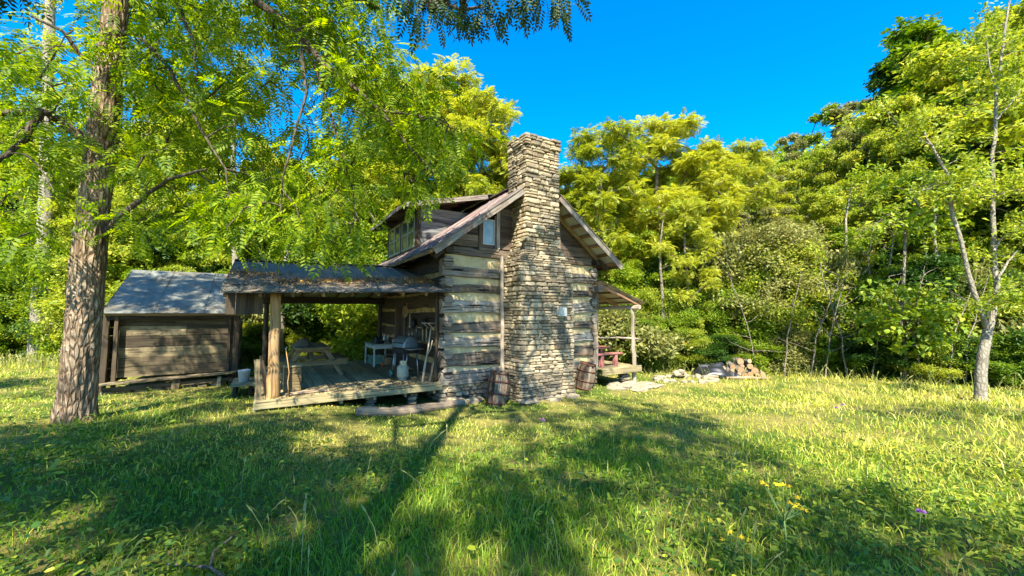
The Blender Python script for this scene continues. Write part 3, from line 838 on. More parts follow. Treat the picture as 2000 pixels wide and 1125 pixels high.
# picnic table on the deck
def picnic(root, mat, L_=1.75, seatL=None):
    m = MB()
    for k in range(5): m.box(-.38+k*.153, 0, .72, -.38+k*.153+.147, L_, .757, jit=.003)
    m.build('tabletop', mat, root)
    for sx in (-1, 1):
        m = MB()
        for k in range(2): x = sx*.62+(k-.5)*.15-.072; m.box(x, 0, .42, x+.144, L_, .455, jit=.003)
        m.build('seat', mat, root)
    for y in (.22, L_-.22):
        for sx in (-1, 1):
            m = MB(); m.beam((sx*.66, y, 0), (sx*.26, y, .72), .1, .045, up=(0, 1, 0)); m.build('leg', mat, root)
    m = MB()
    for y in (.18, L_-.18): m.box(-.76, y-.02, .3, .76, y+.02, .415); m.box(-.36, y-.02, .64, .36, y+.02, .715)
    m.beam((0, .25, .35), (0, L_/2, .68), .08, .04); m.beam((0, L_-.25, .35), (0, L_/2, .68), .08, .04)
    m.build('cross_brace', mat, root)
pt = T('picnic_table', -2.78, 2.35, DZ, 'dark wooden picnic table standing on the deck boards', 'table', rz=.0)
picnic(pt, M['table']); pt.scale = (1.15, 1.1, 1.08)
rp = T('picnic_table', GW+.62, .25, .505, 'faded red picnic table on the small side porch', 'table', rz=0)
m = MB()
for k in range(4): m.box(-.42+k*.21, 0, .6, -.42+k*.21+.2, 1.6, .64)
m.build('tabletop', M['red'], rp)
m = MB(); m.box(-.45, -.28, .4, .75, -.02, .44); m.build('seat', M['red'], rp)
for x in (-.2, .45): m = MB(); m.box(x-.06, -.25, 0, x+.06, -.1, .4); m.build('leg', M['red'], rp)
for x in (-.3, .3): m = MB(); m.box(x-.05, .3, 0, x+.05, .42, .6); m.build('leg', M['red'], rp)
bag = T('canvas_bag', -3.0, 3.0, DZ+.82, 'dark slumped canvas bag on top of the deck picnic table', 'bag')
m = MB()
prof = [(.21, 0), (.23, .03), (.21, .09), (.15, .15), (.09, .18), (.03, .2), (.0, .2)]
m.lathe([(r*1.0, z) for r, z in prof], n=16); 
for i, p in enumerate(m.v): m.v[i] = (p[0]*(1+.15*math.sin(p[1]*20)), p[1]*.75, p[2]*(1+.2*math.sin(p[0]*13+1)))
m.build('body', M['cloth'], bag)
m = MB(); m.tube([(-.08, 0, .17), (-.04, .02, .23), (.05, .02, .23), (.09, 0, .16)], .01, 6); m.build('strap', M['black'], bag)

# crate bench by the post, leaned boards and stick
cr = T('wooden_crate', -3.36, .75, DZ, 'tall wooden crate standing behind the round deck post', 'crate')
m = MB()
for k in range(4):
    for y in (-.15, .15): m.box(-.15, y-.01, .02+k*.13, .15, y+.01, .14+k*.13)
    for x in (-.16, .16): m.box(x-.01, -.14, .02+k*.13, x+.01, .14, .14+k*.13)
m.build('side_panel', M['table'], cr)
m = MB(); m.box(-.18, -.17, .54, .18, .17, .575); m.build('lid', M['deck'], cr)
lb = T('leaning_board', -3.98, .42, .54, 'upright weathered board beside the round deck post', 'board')
m = MB(); m.beam((0, 0, -.02), (-.06, .1, .78), .1, .035, up=(0, 1, 0), seg=5, jit=.006); m.build('plank', M['shed'], lb)
m = MB(); m.beam((.15, .02, -.02), (.02, .1, .86), .08, .04, up=(0, 1, 0), seg=5, jit=.004); m.build('batten', M['log_dark'], lb)
ws = T('walking_stick', -3.5, .12, DZ, 'crooked pale stick leaning against the round deck post', 'stick')
m = MB(); m.tube([(.06, 0, 0), (.03, .01, .3), (.05, .0, .5), (-.02, .02, .95)], [.013, .012, .011, .009], 7, jit=.1); m.build('shaft', M['post'], ws)
m = MB(); m.tube([(-.02, .02, .95), (-.03, .03, 1.0), (.0, .03, 1.04)], [.014, .017, .012], 7); m.build('handle', M['palepost'], ws)
fr = T('split_rail', -3.2, .06, DZ, 'short sun-bleached split rail lying on the deck edge', 'rail')
m = MB(); m.beam((-.3, .1, .025), (.55, .22, .03), .09, .05, seg=5, jit=.012); m.beam((-.2, .25, .02), (.45, .3, .02), .07, .04, seg=5, jit=.01); ob__ = m.build('split_wood', M['driftlog'], fr)

bk = T('white_bucket', -4.38, 4.3, .34, 'white plastic bucket on the plank walkway', 'bucket')
m = MB(); m.lathe([(.0, .005), (.125, .0), (.15, .3), (.158, .3), (.158, .33), (.148, .33), (.12, .02)], n=24); m.build('body', M['plastic_white'], bk)
m = MB(); m.tube([(.158*math.cos(a), .158*math.sin(a)*.3-.12*math.sin(a), .3-.13*math.sin(a)) for a in [PI*k/10 for k in range(11)]], .004, 5); m.build('handle', M['steel'], bk)

# gas grill
gr = T('gas_grill', -.6, 1.3, DZ, 'gas grill with a domed steel lid beside the cabin wall', 'grill', rz=-1.35)
m = MB(); n_ = 14; rings = []
for x in [-.3, -.29]+[-.28+.56*k/4 for k in range(5)]+[.29, .3]:
    q = .85 if abs(x) > .295 else 1
    rings.append([Vector((x, .24*math.cos(PI*i/n_)*q, .82+.3*math.sin(PI*i/n_)*q)) for i in range(n_+1)])
m.rings(rings, closed=False, cap=False, sm=True); m.rings(rings[:1]+rings[-1:], closed=True, cap=True) if 0 else None
m.poly(rings[0]); m.poly(rings[-1][::-1]); m.build('lid', M['chrome'], gr)
m = MB(); m.tube([(-.2, -.2, .93), (-.2, -.27, .95), (.2, -.27, .95), (.2, -.2, .93)], .012, 6); m.build('lid_handle', M['black'], gr)
m = MB(); m.box(-.3, -.24, .66, .3, .24, .81, jit=.0); m.build('firebox', M['black'], gr)
m = MB(); m.box(.31, -.2, .78, .62, .2, .8, jit=0); m.build('side_shelf', M['steel'], gr)
for x, y in ((-.28, -.22), (.28, -.22), (-.28, .22), (.28, .22)):
    m = MB(); m.tube([(x*.9, y*.9, .68), (x*1.15, y, .0)], .017, 8); m.build('leg', M['steel'], gr)
m = MB(); m.box(-.3, -.2, .17, .3, .2, .19, jit=0); m.build('bottom_shelf', M['black'], gr)
for y in (-.25, .25):
    m = MB(); m.lathe([(.0, -.02), (.08, -.02), (.085, 0), (.08, .02), (0, .02)], (-.34, y, .085), 16, Matrix.Rotation(PI/2, 3, 'X')); m.build('wheel', M['teal'], gr)
tk = T('propane_tank', -.78, .92, DZ, 'cream propane tank standing in front of the gas grill', 'propane tank')
m = MB(); m.lathe([(0, .03), (.1, .03), (.15, .07), (.155, .1), (.155, .3), (.14, .35), (.09, .39), (.03, .405), (0, .41)], n=24); m.build('body', M['tank'], tk)
m = MB(); m.lathe([(.11, 0), (.11, .05)], n=20); m.build('foot_ring', M['tank'], tk)
m = MB()
m.rings([[Vector((.1*math.cos(a), .1*math.sin(a), z)) for a in [R(-150)+R(300)*k/12 for k in range(13)]] for z in (.37, .49)], closed=False, cap=False)
m.build('collar', M['tank'], tk)
m = MB(); m.tube([(0, 0, .4), (0, 0, .47)], .025, 8); m.tube([(0, 0, .48), (0, 0, .5)], .035, 8); m.build('valve', M['steel'], tk)
# white-legged kitchen table and its load
kt = T('kitchen_table', -.5, 3.75, DZ, 'small green-topped table with white legs at the cabin wall', 'table')
m = MB(); m.box(-.42, 0, .7, .38, 1.4, .735); m.build('tabletop', M['sagepaint'], kt)
m = MB(); m.box(-.38, .03, .58, .34, .05, .695); m.box(-.38, 1.35, .58, .34, 1.37, .695); m.box(-.38, .05, .58, -.36, 1.35, .695); m.box(.32, .05, .58, .34, 1.35, .695); m.build('apron', M['offwhite'], kt)
for x in (-.36, .32):
    for y in (.06, 1.34): m = MB(); m.beam((x, y, 0), (x, y, .7), .05, .05, up=(0, 1, 0)); m.build('leg', M['offwhite'], kt)
TZ = DZ+.737
def small(name, t, v, z, label, cat, prof, mat, extra=None, n=14, group=None):
    r_ = T(name, t, v, z, label, cat, group); m = MB(); m.lathe(prof, n=n); m.build('body', mat, r_)
    if extra: extra(r_)
    return r_
def handle(x, z0, z1, mat='black'):
    def f(r_): m = MB(); m.tube([(x, 0, z0), (x+.05, 0, z0+.01), (x+.05, 0, z1-.01), (x, 0, z1)], .008, 6); m.build('handle', M[mat], r_)
    return f
small('coffee_pot', -.72, 4.15, TZ, 'black enamel coffee pot with a lid on the kitchen table', 'coffee pot', [(0, 0), (.1, 0), (.1, .02), (.07, .2), (.06, .22), (.02, .25), (0, .26)], M['black'], handle(-.14, .06, .18))
def cap(z, r): 
    def f(r_): m = MB(); m.lathe([(0, z+.03), (r, z+.03), (r, z), (0, z)], n=12); m.build('cap', M['red'], r_)
    return f
small('glass_bottle', -.5, 4.0, TZ, 'tall white bottle beside the black coffee pot', 'bottle', [(0, 0), (.04, 0), (.04, .2), (.018, .26), (.018, .3)], M['offwhite'], cap(.3, .02))
small('glass_bottle', -.36, 4.1, TZ, 'cream bottle between the white bottle and the red-capped jar', 'bottle', [(0, 0), (.038, 0), (.038, .18), (.016, .23), (.016, .28)], M['tank'], cap(.28, .018))
small('food_jar', -.2, 4.0, TZ, 'short red-lidded jar at the wall end of the kitchen table', 'jar', [(0, 0), (.04, 0), (.04, .1), (.03, .12)], M['offwhite'], cap(.12, .036))
small('camp_stove_pot', -.62, 3.98, TZ, 'low black pot at the front of the kitchen table', 'pot', [(0, 0), (.11, 0), (.12, .1), (.125, .11), (.11, .11)], M['black'], handle(.12, .03, .09))
tb = T('storage_tub', -.62, 4.7, DZ, 'dull green storage tub under the kitchen table', 'tub')
m = MB(); m.box(-.2, -.25, 0, .2, .25, .27, jit=.002, cham=.1); m.build('body', M['teal'], tb)
m = MB(); m.box(-.22, -.27, .272, .22, .27, .3, jit=0); m.build('lid', M['sagepaint'], tb)
ob2 = T('wicker_basket', -.3, 4.2, DZ, 'brown basket under the white-legged kitchen table', 'basket')
m = MB(); m.lathe([(0, 0), (.15, 0), (.18, .2), (.19, .2), (.17, .21)], n=18); m.build('body', M['rope'], ob2); m = MB(); m.tube([(.18*math.cos(a), 0, .2+.14*math.sin(a)) for a in [PI*k/8 for k in range(9)]], .01, 6); m.build('handle', M['rope'], ob2)
bt = T('orange_cup', -.55, 3.98, DZ, 'small orange cup on the deck under the kitchen table', 'cup'); m = MB(); m.lathe([(0, 0), (.04, 0), (.05, .1), (.046, .1), (.036, .01)], n=14); m.build('body', M['orange'], bt)
# things hung on the side wall (wall face is at x = -0.06)
def hung(name, v, z, label, cat, fn, mat, group=None, x=-.1):
    r_ = T(name, x, v, z, label, cat, group); fn(r_, mat); return r_
def skillet(r_, mat):
    m = MB(); m.lathe([(0, -.0), (.15, .0), (.17, .04), (.165, .04), (.14, .01)], n=20, M=Matrix.Rotation(-PI/2, 3, 'Y')); m.build('pan', mat, r_)
    m = MB(); m.beam((-.02, 0, .16), (-.02, 0, .36), .03, .012, up=(1, 0, 0)); m.build('handle', mat, r_)
def ladle(r_, mat):
    m = MB(); m.tube([(0, 0, .4), (0, 0, .05)], .01, 6); m.build('shaft', mat, r_)
    m = MB(); m.lathe([(0, -.05), (.03, -.04), (.05, 0)], (-.03, 0, .02), 12); m.build('bowl', mat, r_)
def tongs(r_, mat):
    for y in (-.04, .04): m = MB(); m.beam((0, y*.2, .45), (0, y, .0), .028, .012, up=(1, 0, 0)); m.build('arm', mat, r_)
def spatula(r_, mat):
    m = MB(); m.tube([(0, 0, .42), (0, 0, .12)], .01, 6); m.build('shaft', mat, r_)
    m = MB(); m.beam((0, 0, .12), (-.0, 0, 0), .08, .008, up=(1, 0, 0)); m.build('blade', mat, r_)
hung('iron_skillet', 3.0, 1.25, 'round black skillet hung low on the dark side wall', 'skillet', skillet, M['black'])
hung('iron_skillet', 2.15, 2.0, 'black skillet hung above the hanging spatulas', 'skillet', skillet, M['black'])
hung('iron_skillet', 1.15, 2.0, 'black skillet hung close to the cabin corner', 'skillet', skillet, M['black'])
hung('barbecue_tongs', 2.55, 1.85, 'pale splayed tongs hung next to the door frame', 'tongs', tongs, M['trim'])
hung('spatula', 2.6, 1.35, 'pale spatula hung lowest beside the door frame', 'spatula', spatula, M['steel'])
hung('spatula', 2.3, 1.4, 'narrow spatula hung beside the lower pale spatula', 'spatula', spatula, M['steel'])
hung('ladle', 1.9, 1.55, 'thin steel ladle hung above the grill lid', 'ladle', ladle, M['steel'])
hung('barbecue_tongs', 1.35, 1.5, 'long yellowish tongs hung near the cabin corner', 'tongs', tongs, M['rope'])
hung('barbecue_tongs', 1.05, 1.5, 'narrow tongs hung nearest the cabin corner', 'tongs', tongs, M['rope'])
rc = T('rope_coil', -.16, 2.7, 2.35, 'tan rope coil hanging from the roof above the door', 'rope')
m = MB()
for k in range(3):
    m.tube([(-.02*k, (.1+.02*k)*math.cos(a)+.05*k, (.14+.02*k)*math.sin(a)) for a in [2*PI*i/16 for i in range(17)]], .01, 6)
m.build('loops', M['rope'], rc); m = MB(); m.tube([(0, 0, .14), (0, .02, .3)], .01, 6); m.build('hanging_end', M['rope'], rc)
sh = T('wall_shelf', -.16, .75, 2.02, 'small white-edged shelf on the side wall near the corner', 'shelf'); m = MB(); m.box(-.1, -.25, 0, .1, .25, .025); m.build('board', M['trim'], sh)
m = MB()
for y in (-.18, .18): m.beam((.08, y, -.12), (-.06, y, -.005), .02, .02)
m.build('bracket', M['trim'], sh)
# walking sticks leaning in the corner
for i, (t, v, ln, lab) in enumerate(((-.35, .28, 1.35, 'tall pale branch leaning at the cabin corner by the grill'), (-.2, .18, 1.0, 'shorter bark-covered branch leaning at the cabin corner'))):
    s_ = T('leaning_branch', t, v, DZ, lab, 'branch'); m = MB()
    m.tube([(-.15, -.1, 0), (-.06, -.04, ln*.35), (.02, 0, ln*.6), (.1, .02, ln)], [.032, .028, .024, .018], 7, jit=.12)
    m.tube([(.0, 0, ln*.5), (.07, -.06, ln*.62), (.1, -.1, ln*.78)], [.018, .014, .01], 6, jit=.1)
    m.build('limb', M['palepost' if i == 0 else 'driftlog'], s_)

# step log and beam lying in front of the deck
def ground_log(name, t0, v0, t1, v1, r, label, cat, mat, z=None):
    a, b = H2W(t0, v0), H2W(t1, v1); m = MB(); pts = []; rr = []
    for k in range(12):
        q = k/11; p = a.lerp(b, q); p.z = g(p.x, p.y)+r*.75; pts.append(p-a+Vector((0, 0, 0))+Vector((rnd.gauss(0, .012), rnd.gauss(0, .012), rnd.gauss(0, .008)))); rr.append(r*(1+rnd.gauss(0, .07)))
    m.tube(pts, rr, 10, jit=.05); o = m.build(name, mat, None, (a.x, a.y, 0)); return tag(o, label, cat)
ground_log('fallen_log', -2.25, -.75, .35, -.45, .1, 'long bleached log lying on the ground before the deck', 'log', M['driftlog'])
ground_log('fallen_log', -.7, -.42, .25, -.35, .05, 'thin brown pole lying behind the long bleached log', 'log', M['cutwood'])

# barrels
def barrel(name, base, lean, label, hgt=.88, rr=.28, broken=.03, seed=1):
    rg = random.Random(seed)
    ax = Vector(lean).normalized(); q = Vector((0, 0, 1)).rotation_difference(ax); 
    root = empty(name, base, 0, label, 'barrel'); root.rotation_euler = q.to_euler()
    m = MB(); ns = 20
    def rad(z): u = z/hgt*2-1; return rr*(.82+.18*(1-u*u))
    for i in range(ns):
        if i in (): continue
        a0_, a1_ = 2*PI*(i+.04)/ns, 2*PI*(i+.96)/ns; top = hgt+rg.uniform(-broken, .01); rings = []
        for k in range(9):
            z = top*k/8; r_ = rad(z)+rg.gauss(0, .0025); r2 = r_-.022
            rings.append([Vector((r_*math.cos(a0_), r_*math.sin(a0_), z)), Vector((r_*math.cos(a1_), r_*math.sin(a1_), z)), Vector((r2*math.cos(a1_), r2*math.sin(a1_), z)), Vector((r2*math.cos(a0_), r2*math.sin(a0_), z))])
        m.rings(rings)
    m.build('staves', M['stave'], root)
    m = MB(); m.lathe([(0, .06), (rad(.06)-.02, .06)], n=20, sm=False); m.build('bottom', M['log_dark'], root)
    for z in (.06, .3, .6, .8):
        m = MB(); w_ = .045; m.lathe([(rad(z)+.002, z), (rad(z)+.009, z), (rad(z+w_)+.009, z+w_), (rad(z+w_)+.002, z+w_)], n=28); m.build('hoop', M['rusty'], root)
    return root
p = H2W(1.12, -.72); barrel('barrel', (p.x, p.y, g(p.x, p.y)-.06), (.13, .12, 1), 'weathered barrel with rusty hoops leaning in the corner left of the chimney', seed=3)
p = H2W(4.42, -.35); barrel('barrel', (p.x, p.y, g(p.x, p.y)-.03), (.22, -.05, 1), 'grey barrel tilted against the log wall right of the chimney', rr=.3, hgt=.8, broken=.06, seed=5)

# loose stones: step slabs by the porch, stones at the foundations, fire ring
def rock(name, x, y, sx, sy, sz, label, group, mat, rz=None, dz=.0, cat='stone'):
    m = MB(); m.stone((0, 0, 0), X_, Y_, Z_, sx, sy, sz, .22); o = m.build(name, mat)
    o.location = (x, y, g(x, y)+sz*.55+dz); o.rotation_euler = (rnd.uniform(-.1, .1), rnd.uniform(-.1, .1), rnd.uniform(0, 6.3) if rz is None else rz)
    return tag(o, label, cat, group)
slabs = [(5.75, -.55, .32, .2, .07), (6.25, -.45, .4, .22, .09), (6.7, -.75, .45, .2, .06), (7.2, -.35, .42, .25, .05), (6.0, -.15, .25, .2, .09), (6.75, -.1, .3, .2, .1), (6.35, -.95, .3, .16, .05), (7.35, -.8, .4, .18, .045)]
for t, v, a, b, c in slabs:
    q = H2W(t, v); rock('flat_stone', q.x, q.y, a, b, c, 'flat bleached stone slab on the grass at the foot of the porch', 'stone slabs below the porch', M['pale_stone'], HR+rnd.uniform(-.3, .3))
for t, v, a, b, c in [(.3, -.28, .2, .14, .09), (.75, -.3, .24, .15, .08), (1.55, -.35, .2, .15, .07), (1.9, -1.15, .3, .16, .06), (.05, -.4, .18, .12, .08), (-.1, -.35, .22, .14, .08), (2.6, -1.25, .2, .12, .05), (3.3, -1.2, .22, .12, .05), (3.75, -.4, .2, .15, .06),]:
    q = H2W(t, v); rock('field_stone', q.x, q.y, a, b, c, 'rough tan stone lying at the foot of the cabin wall', 'stones along the foot of the wall', M['stone'], HR+rnd.uniform(-.4, .4))
# fire ring
fx, fy = 6.35, 14.6
for k in range(20):
    a = 2*PI*k/20; s_ = rnd.uniform(.09, .16)
    rock('fire_ring_stone', fx+1.0*math.cos(a)+rnd.gauss(0, .06), fy+.62*math.sin(a)+rnd.gauss(0, .06), s_*1.25, s_*.8, s_*.55, 'rough pale stone in the ring of the fire pit on the lawn', 'stones of the fire ring', M['pale_stone'])
for k in range(5): rock('fire_ring_stone', fx+.1+rnd.uniform(-.25, .25), fy+.4+rnd.uniform(-.1, .1), .17, .12, .08, 'rough stone heaped at the back of the fire ring', 'stones heaped behind the fire ring', M['stone'], dz=.12+.04*(k % 3))
# firewood heap with a black tarp
wx, wy = 8.95, 15.5
logs = []
def cutlog(r, L_):
    m = MB(); pts = [(-L_/2, 0, 0), (0, rnd.gauss(0, .01), 0), (L_/2, 0, 0)]
    m.tube(pts, [r, r*1.03, r*.97], 9, jit=.06, cap=False)
    body = m.build('firewood_log', M['bark_far'])
    for sx in (-1, 1):
        m = MB(); m.lathe([(0, sx*(L_/2+.004)), (r*.96, sx*(L_/2+.002))], n=10, M=Matrix.Rotation(PI/2, 3, 'Y'), sm=False); m.build('cut_end', M['cutwood'], body)
    return body
protos = [cutlog(r, L_) for r, L_ in ((.11, .42), (.14, .4), (.09, .45))]
cnt = 0
for row in range(4):
    nn = 8-row*2+ (1 if row == 0 else 0)
    for k in range(nn):
        for d in (0, 1):
            if d and (row > 1): continue
            pr_ = protos[cnt % 3]; o = pr_ if cnt < 3 else copy_tree(pr_)
            x = wx+(k-nn/2)*.25+rnd.gauss(0, .04)+.1*row; y = wy+d*.42+rnd.gauss(0, .05)+row*.05
            o.location = (x, y, g(x, y)+.1+row*.17+rnd.gauss(0, .015)); o.rotation_euler = (rnd.gauss(0, .1), rnd.gauss(0, .12), PI/2+rnd.gauss(0, .35))
            tag(o, 'short cut firewood log in the heap beside the black tarp', 'firewood log', 'cut logs of the firewood heap'); cnt += 1
o = ground_log('fallen_log', 0, 0, 1, 0, .06, 'x', 'log', M['driftlog']); bpy.data.objects.remove(o)
for (x, y, ln, rz, lab) in ((7.55, 15.0, .9, .1, 'short pale pole on the grass left of the black tarp'), (8.9, 14.85, 1.6, -.08, 'long pale pole on the grass before the firewood heap')):
    m = MB(); m.tube([(-ln/2, 0, 0), (0, .02, .01), (ln/2, 0, 0)], [.05, .055, .045], 8, jit=.06); o = m.build('wooden_pole', M['driftlog']); o.location = (x, y, g(x, y)+.06); o.rotation_euler = (0, 0, rz); tag(o, lab, 'pole')
# tarp
nx, ny = 56, 30; V = []; F = []
for j in range(ny+1):
    for i in range(nx+1):
        u, v = i/nx, j/ny; x = 7.25+u*1.75; y = 15.0+v*1.1
        e = math.sin(PI*min(1, u*1.05))**.6*math.sin(PI*v)**.5
        hgt = .56*e*(1-.4*u)
        hgt += .09*e*math.sin(7*u+11*v*math.cos(3*u)+2*math.sin(9*v))+.05*e*math.sin(23*u-7*v+3*math.sin(8*u))
        V.append((x+.05*math.sin(9*v+3*u), y+.06*math.sin(11*u), float(gz(x, y))+.02+max(0, hgt)))
for j in range(ny):
    for i in range(nx): a = j*(nx+1)+i; F.append((a, a+1, a+nx+2, a+nx+1))
tarp = npmesh('black_tarp', np.array(V), np.array(F), M['tarp'], smooth=True); tag(tarp, 'crumpled black plastic tarp beside the firewood heap', 'tarp')
md = tarp.modifiers.new('thickness', 'SOLIDIFY'); md.thickness = .006

# two-rail fence piece between the big tree and the shed
fe = empty('rail_fence', (0, 0, 0), 0, 'short two-rail fence between the big tree and the shed', 'fence')
a = at(188, 700, 12.5); b = at(232, 700, 12.2)
m = MB(); 
for z in (.3, .62): m.beam((a.x-.6, a.y, g(a.x, a.y)+z), (b.x+.25, b.y, g(b.x, b.y)+z), .06, .06, jit=.01)
m.build('rail', M['log_dark'], fe)
m = MB(); m.beam((a.x-.6, a.y+.06, g(a.x-.6, a.y)-.1), (a.x-.6, a.y+.06, g(a.x-.6, a.y)+.85), .09, .09, up=(0, 1, 0)); m.build('post', M['log_dark'], fe)
# ------------------------------------------------------------------ ground
xs = np.concatenate([np.arange(-140, -24, 6), np.arange(-24, 30, .3), np.arange(30, 150, 6)])
ys = np.concatenate([np.arange(-60, -4, 4), np.arange(-4, 30, .3), np.arange(30, 170, 5)])
GX, GY = np.meshgrid(xs, ys)
GZ = gz(GX, GY)+.02*(VN.fbm(GX*3, GY*3, 2)-.4)
nx_, ny_ = len(xs), len(ys)
V = np.stack([GX.ravel(), GY.ravel(), GZ.ravel()], 1)
I = (np.arange(ny_-1)[:, None]*nx_+np.arange(nx_-1)[None]).ravel()
F = np.stack([I, I+1, I+nx_+1, I+nx_], 1)
n = NT('lawn_soil'); ob = n.coord('Object')
dry = n.ramp(n.noise(ob, .55, 5, .65), [(.42, (0, 0, 0)), (.6, (1, 1, 1))])
c = n.mix(dry, n.ramp(n.noise(ob, 6, 5, .7), [(.3, (.04, .075, .01)), (.7, (.13, .19, .03))]), n.ramp(n.noise(ob, 9, 5, .7), [(.3, (.18, .15, .04)), (.7, (.38, .33, .1))]))
n.bump(n.noise(ob, 30, 5, .8), 1, .05)
M['soil'] = n.base(c, .95, 0, .1)
ground = npmesh('ground', V, F, M['soil'], smooth=True); ground['kind'] = 'structure'

# ------------------------------------------------------------------ leaf and blade scattering
def rot_from(dirs, roll):
    """rotation matrices whose local x is dir and z is as upward as possible, rolled"""
    d = dirs/np.linalg.norm(dirs, axis=1, keepdims=True)
    up = np.tile(np.array([0., 0, 1.]), (len(d), 1)); s = np.cross(up, d); nn = np.linalg.norm(s, axis=1, keepdims=True)
    s = np.where(nn < 1e-3, np.array([[1., 0, 0]]), s/np.maximum(nn, 1e-6)); z = np.cross(d, s)
    c, q = np.cos(roll)[:, None], np.sin(roll)[:, None]
    s2 = s*c+z*q; z2 = -s*q+z*c
    return np.stack([d, s2, z2], 2)
def inst(tv, tf, P_, Rm, S):
    tv = np.asarray(tv, float); tf = np.asarray(tf)
    V = np.einsum('nij,vj->nvi', Rm, tv)*S[:, None, None]+P_[:, None, :]
    F = tf[None]+(np.arange(len(P_))*len(tv))[:, None, None]
    return V.reshape(-1, 3), F.reshape(-1, tf.shape[1])
def leaf_quad(x, y, L_, W, ang, fold=.12, drop=0.0):
    """rhombus leaf at (x,y) in the spray plane, pointing at ang"""
    c, s = math.cos(ang), math.sin(ang)
    pts = [(0, 0, 0), (L_*.45, -W/2, fold*W-drop*.4*L_), (L_, 0, -drop*L_), (L_*.45, W/2, fold*W-drop*.4*L_)]
    return [(x+px*c-py*s, y+px*s+py*c, pz) for px, py, pz in pts]
def pinnate(npair=6, L_=.34, ll=.085, lw=.028):
    tv = []
    for k in range(npair):
        x = L_*(.18+.75*k/(npair-1)); q = ll*(1-.25*abs(k/(npair-1)-.45))
        z = -.25*(x/L_)**2*L_
        for sg in (-1, 1):
            lf = leaf_quad(x, 0, q, lw, sg*(1.15-.25*k/npair), .1, .15+.1*rnd.random()); tv += [(a, b, c_+z) for a, b, c_ in lf]
    tv += [(a, b, c_-.25*L_) for a, b, c_ in leaf_quad(L_*.96, 0, ll, lw, 0, .1, .3)]
    return np.array(tv), np.arange(len(tv)).reshape(-1, 4)
def tuft(nl=7, sz=.16, w=.5, spread=.22, seed=0):
    r_ = random.Random(seed); tv = []
    for k in range(nl):
        lf = np.array(leaf_quad(0, 0, sz*r_.uniform(.7, 1.2), sz*w*r_.uniform(.8, 1.1), r_.uniform(-PI, PI), .15, r_.uniform(0, .5)))
        a = r_.uniform(-.8, .8); ca, sa = math.cos(a), math.sin(a); lf = lf @ np.array([[1, 0, 0], [0, ca, -sa], [0, sa, ca]]).T
        tv.append(lf+np.array([r_.uniform(-1, 1), r_.uniform(-1, 1), r_.uniform(-.6, .6)])*spread)
    tv = np.concatenate(tv); return tv, np.arange(len(tv)).reshape(-1, 4)

def grow(mb, start, targets, rg, r_tip=.006, r_max=.3, lift=.15, wob=.06, k=.5, sides=6, rmin=.004, trunk_r=None, step=.7):
    """skeleton: start = polyline of trunk points; each target joins the nearest node by a curved limb. returns nothing, draws tubes"""
    pos = [Vector(p) for p in start]; par = [-1]+list(range(len(start)-1)); load = [0]*len(pos); chains = [list(range(len(start)))]
    base = pos[0]; top = pos[-1]
    cost0 = sorted(range(len(targets)), key=lambda i: min((Vector(targets[i])-p).length for p in pos))
    P_ = np.array([tuple(p) for p in pos])
    for i in cost0:
        t = Vector(targets[i]); a = np.array(t); d = np.linalg.norm(P_-a, axis=1)+np.maximum(0, P_[:, 2]-a[2])*.8
        j = int(np.argmin(d)); s = pos[j]; L_ = (t-s).length
        m = max(1, int(L_/step)); ch = [j]; prev = j
        for q in range(1, m+1):
            u = q/m; p = s.lerp(t, u); p.z -= lift*L_*math.sin(PI*u)*.6
            if q < m: p += Vector((rg.gauss(0, wob), rg.gauss(0, wob), rg.gauss(0, wob)))*min(1, L_)
            pos.append(p); par.append(prev); load.append(0); prev = len(pos)-1; ch.append(prev)
        P_ = np.vstack([P_, [tuple(p) for p in pos[len(P_):]]])
        chains.append(ch); q = prev
        while q != -1: load[q] += 1; q = par[q]
    r = [max(rmin, min(r_max, r_tip*(max(1, l))**k)) for l in load]
    if trunk_r:
        for i in range(len(start)): r[i] = trunk_r[i] if hasattr(trunk_r, '__len__') else max(r[i], trunk_r*(1-.75*i/len(start)))
    for ci, ch in enumerate(chains):
        rr = [r[i] for i in ch]
        if ci: rr[0] = min(rr[0], rr[1]*1.25)
        n_ = (sides+4) if ci == 0 else (sides if rr[0] > .03 else max(3, sides-2))
        if ci and rr[0] < rmin*1.01 and sides < 5: continue
        mb.tube([pos[i] for i in ch], rr, n_, cap=False)

def crown(rg, H, Rr, z0, nl, per, shape='round', lobe=(.9, 1.7)):
    """clump centres: lobes spread through the crown, clumps on the shell of each lobe"""
    out = []
    for i in range(nl):
        z = z0+(H-z0)*((i+.5)/nl)**.85
        u = (z-z0)/(H-z0)
        env = {'round': math.sin(PI*min(1, .12+u*.85))**.6, 'cone': (1-u)**.8*.95+.08, 'vase': .35+.65*math.sin(PI*min(1, u*.9+.05)), 'tall': .5+.5*math.sin(PI*u)}[shape]
        a = i*2.4+rg.uniform(-.5, .5); rr = Rr*env*rg.uniform(.35, 1.0); lr = rg.uniform(*lobe)*(1.15-.4*u)
        c = Vector((math.cos(a)*rr, math.sin(a)*rr, min(z, H-lr*.7)))
        for k in range(per):
            d = Vector((rg.gauss(0, 1), rg.gauss(0, 1), rg.gauss(.25, .8))).normalized()
            p = c+Vector((d.x, d.y, d.z*.62))*lr*rg.uniform(.62, 1.0)
            if p.z > z0*.6: out.append(p)
    return out

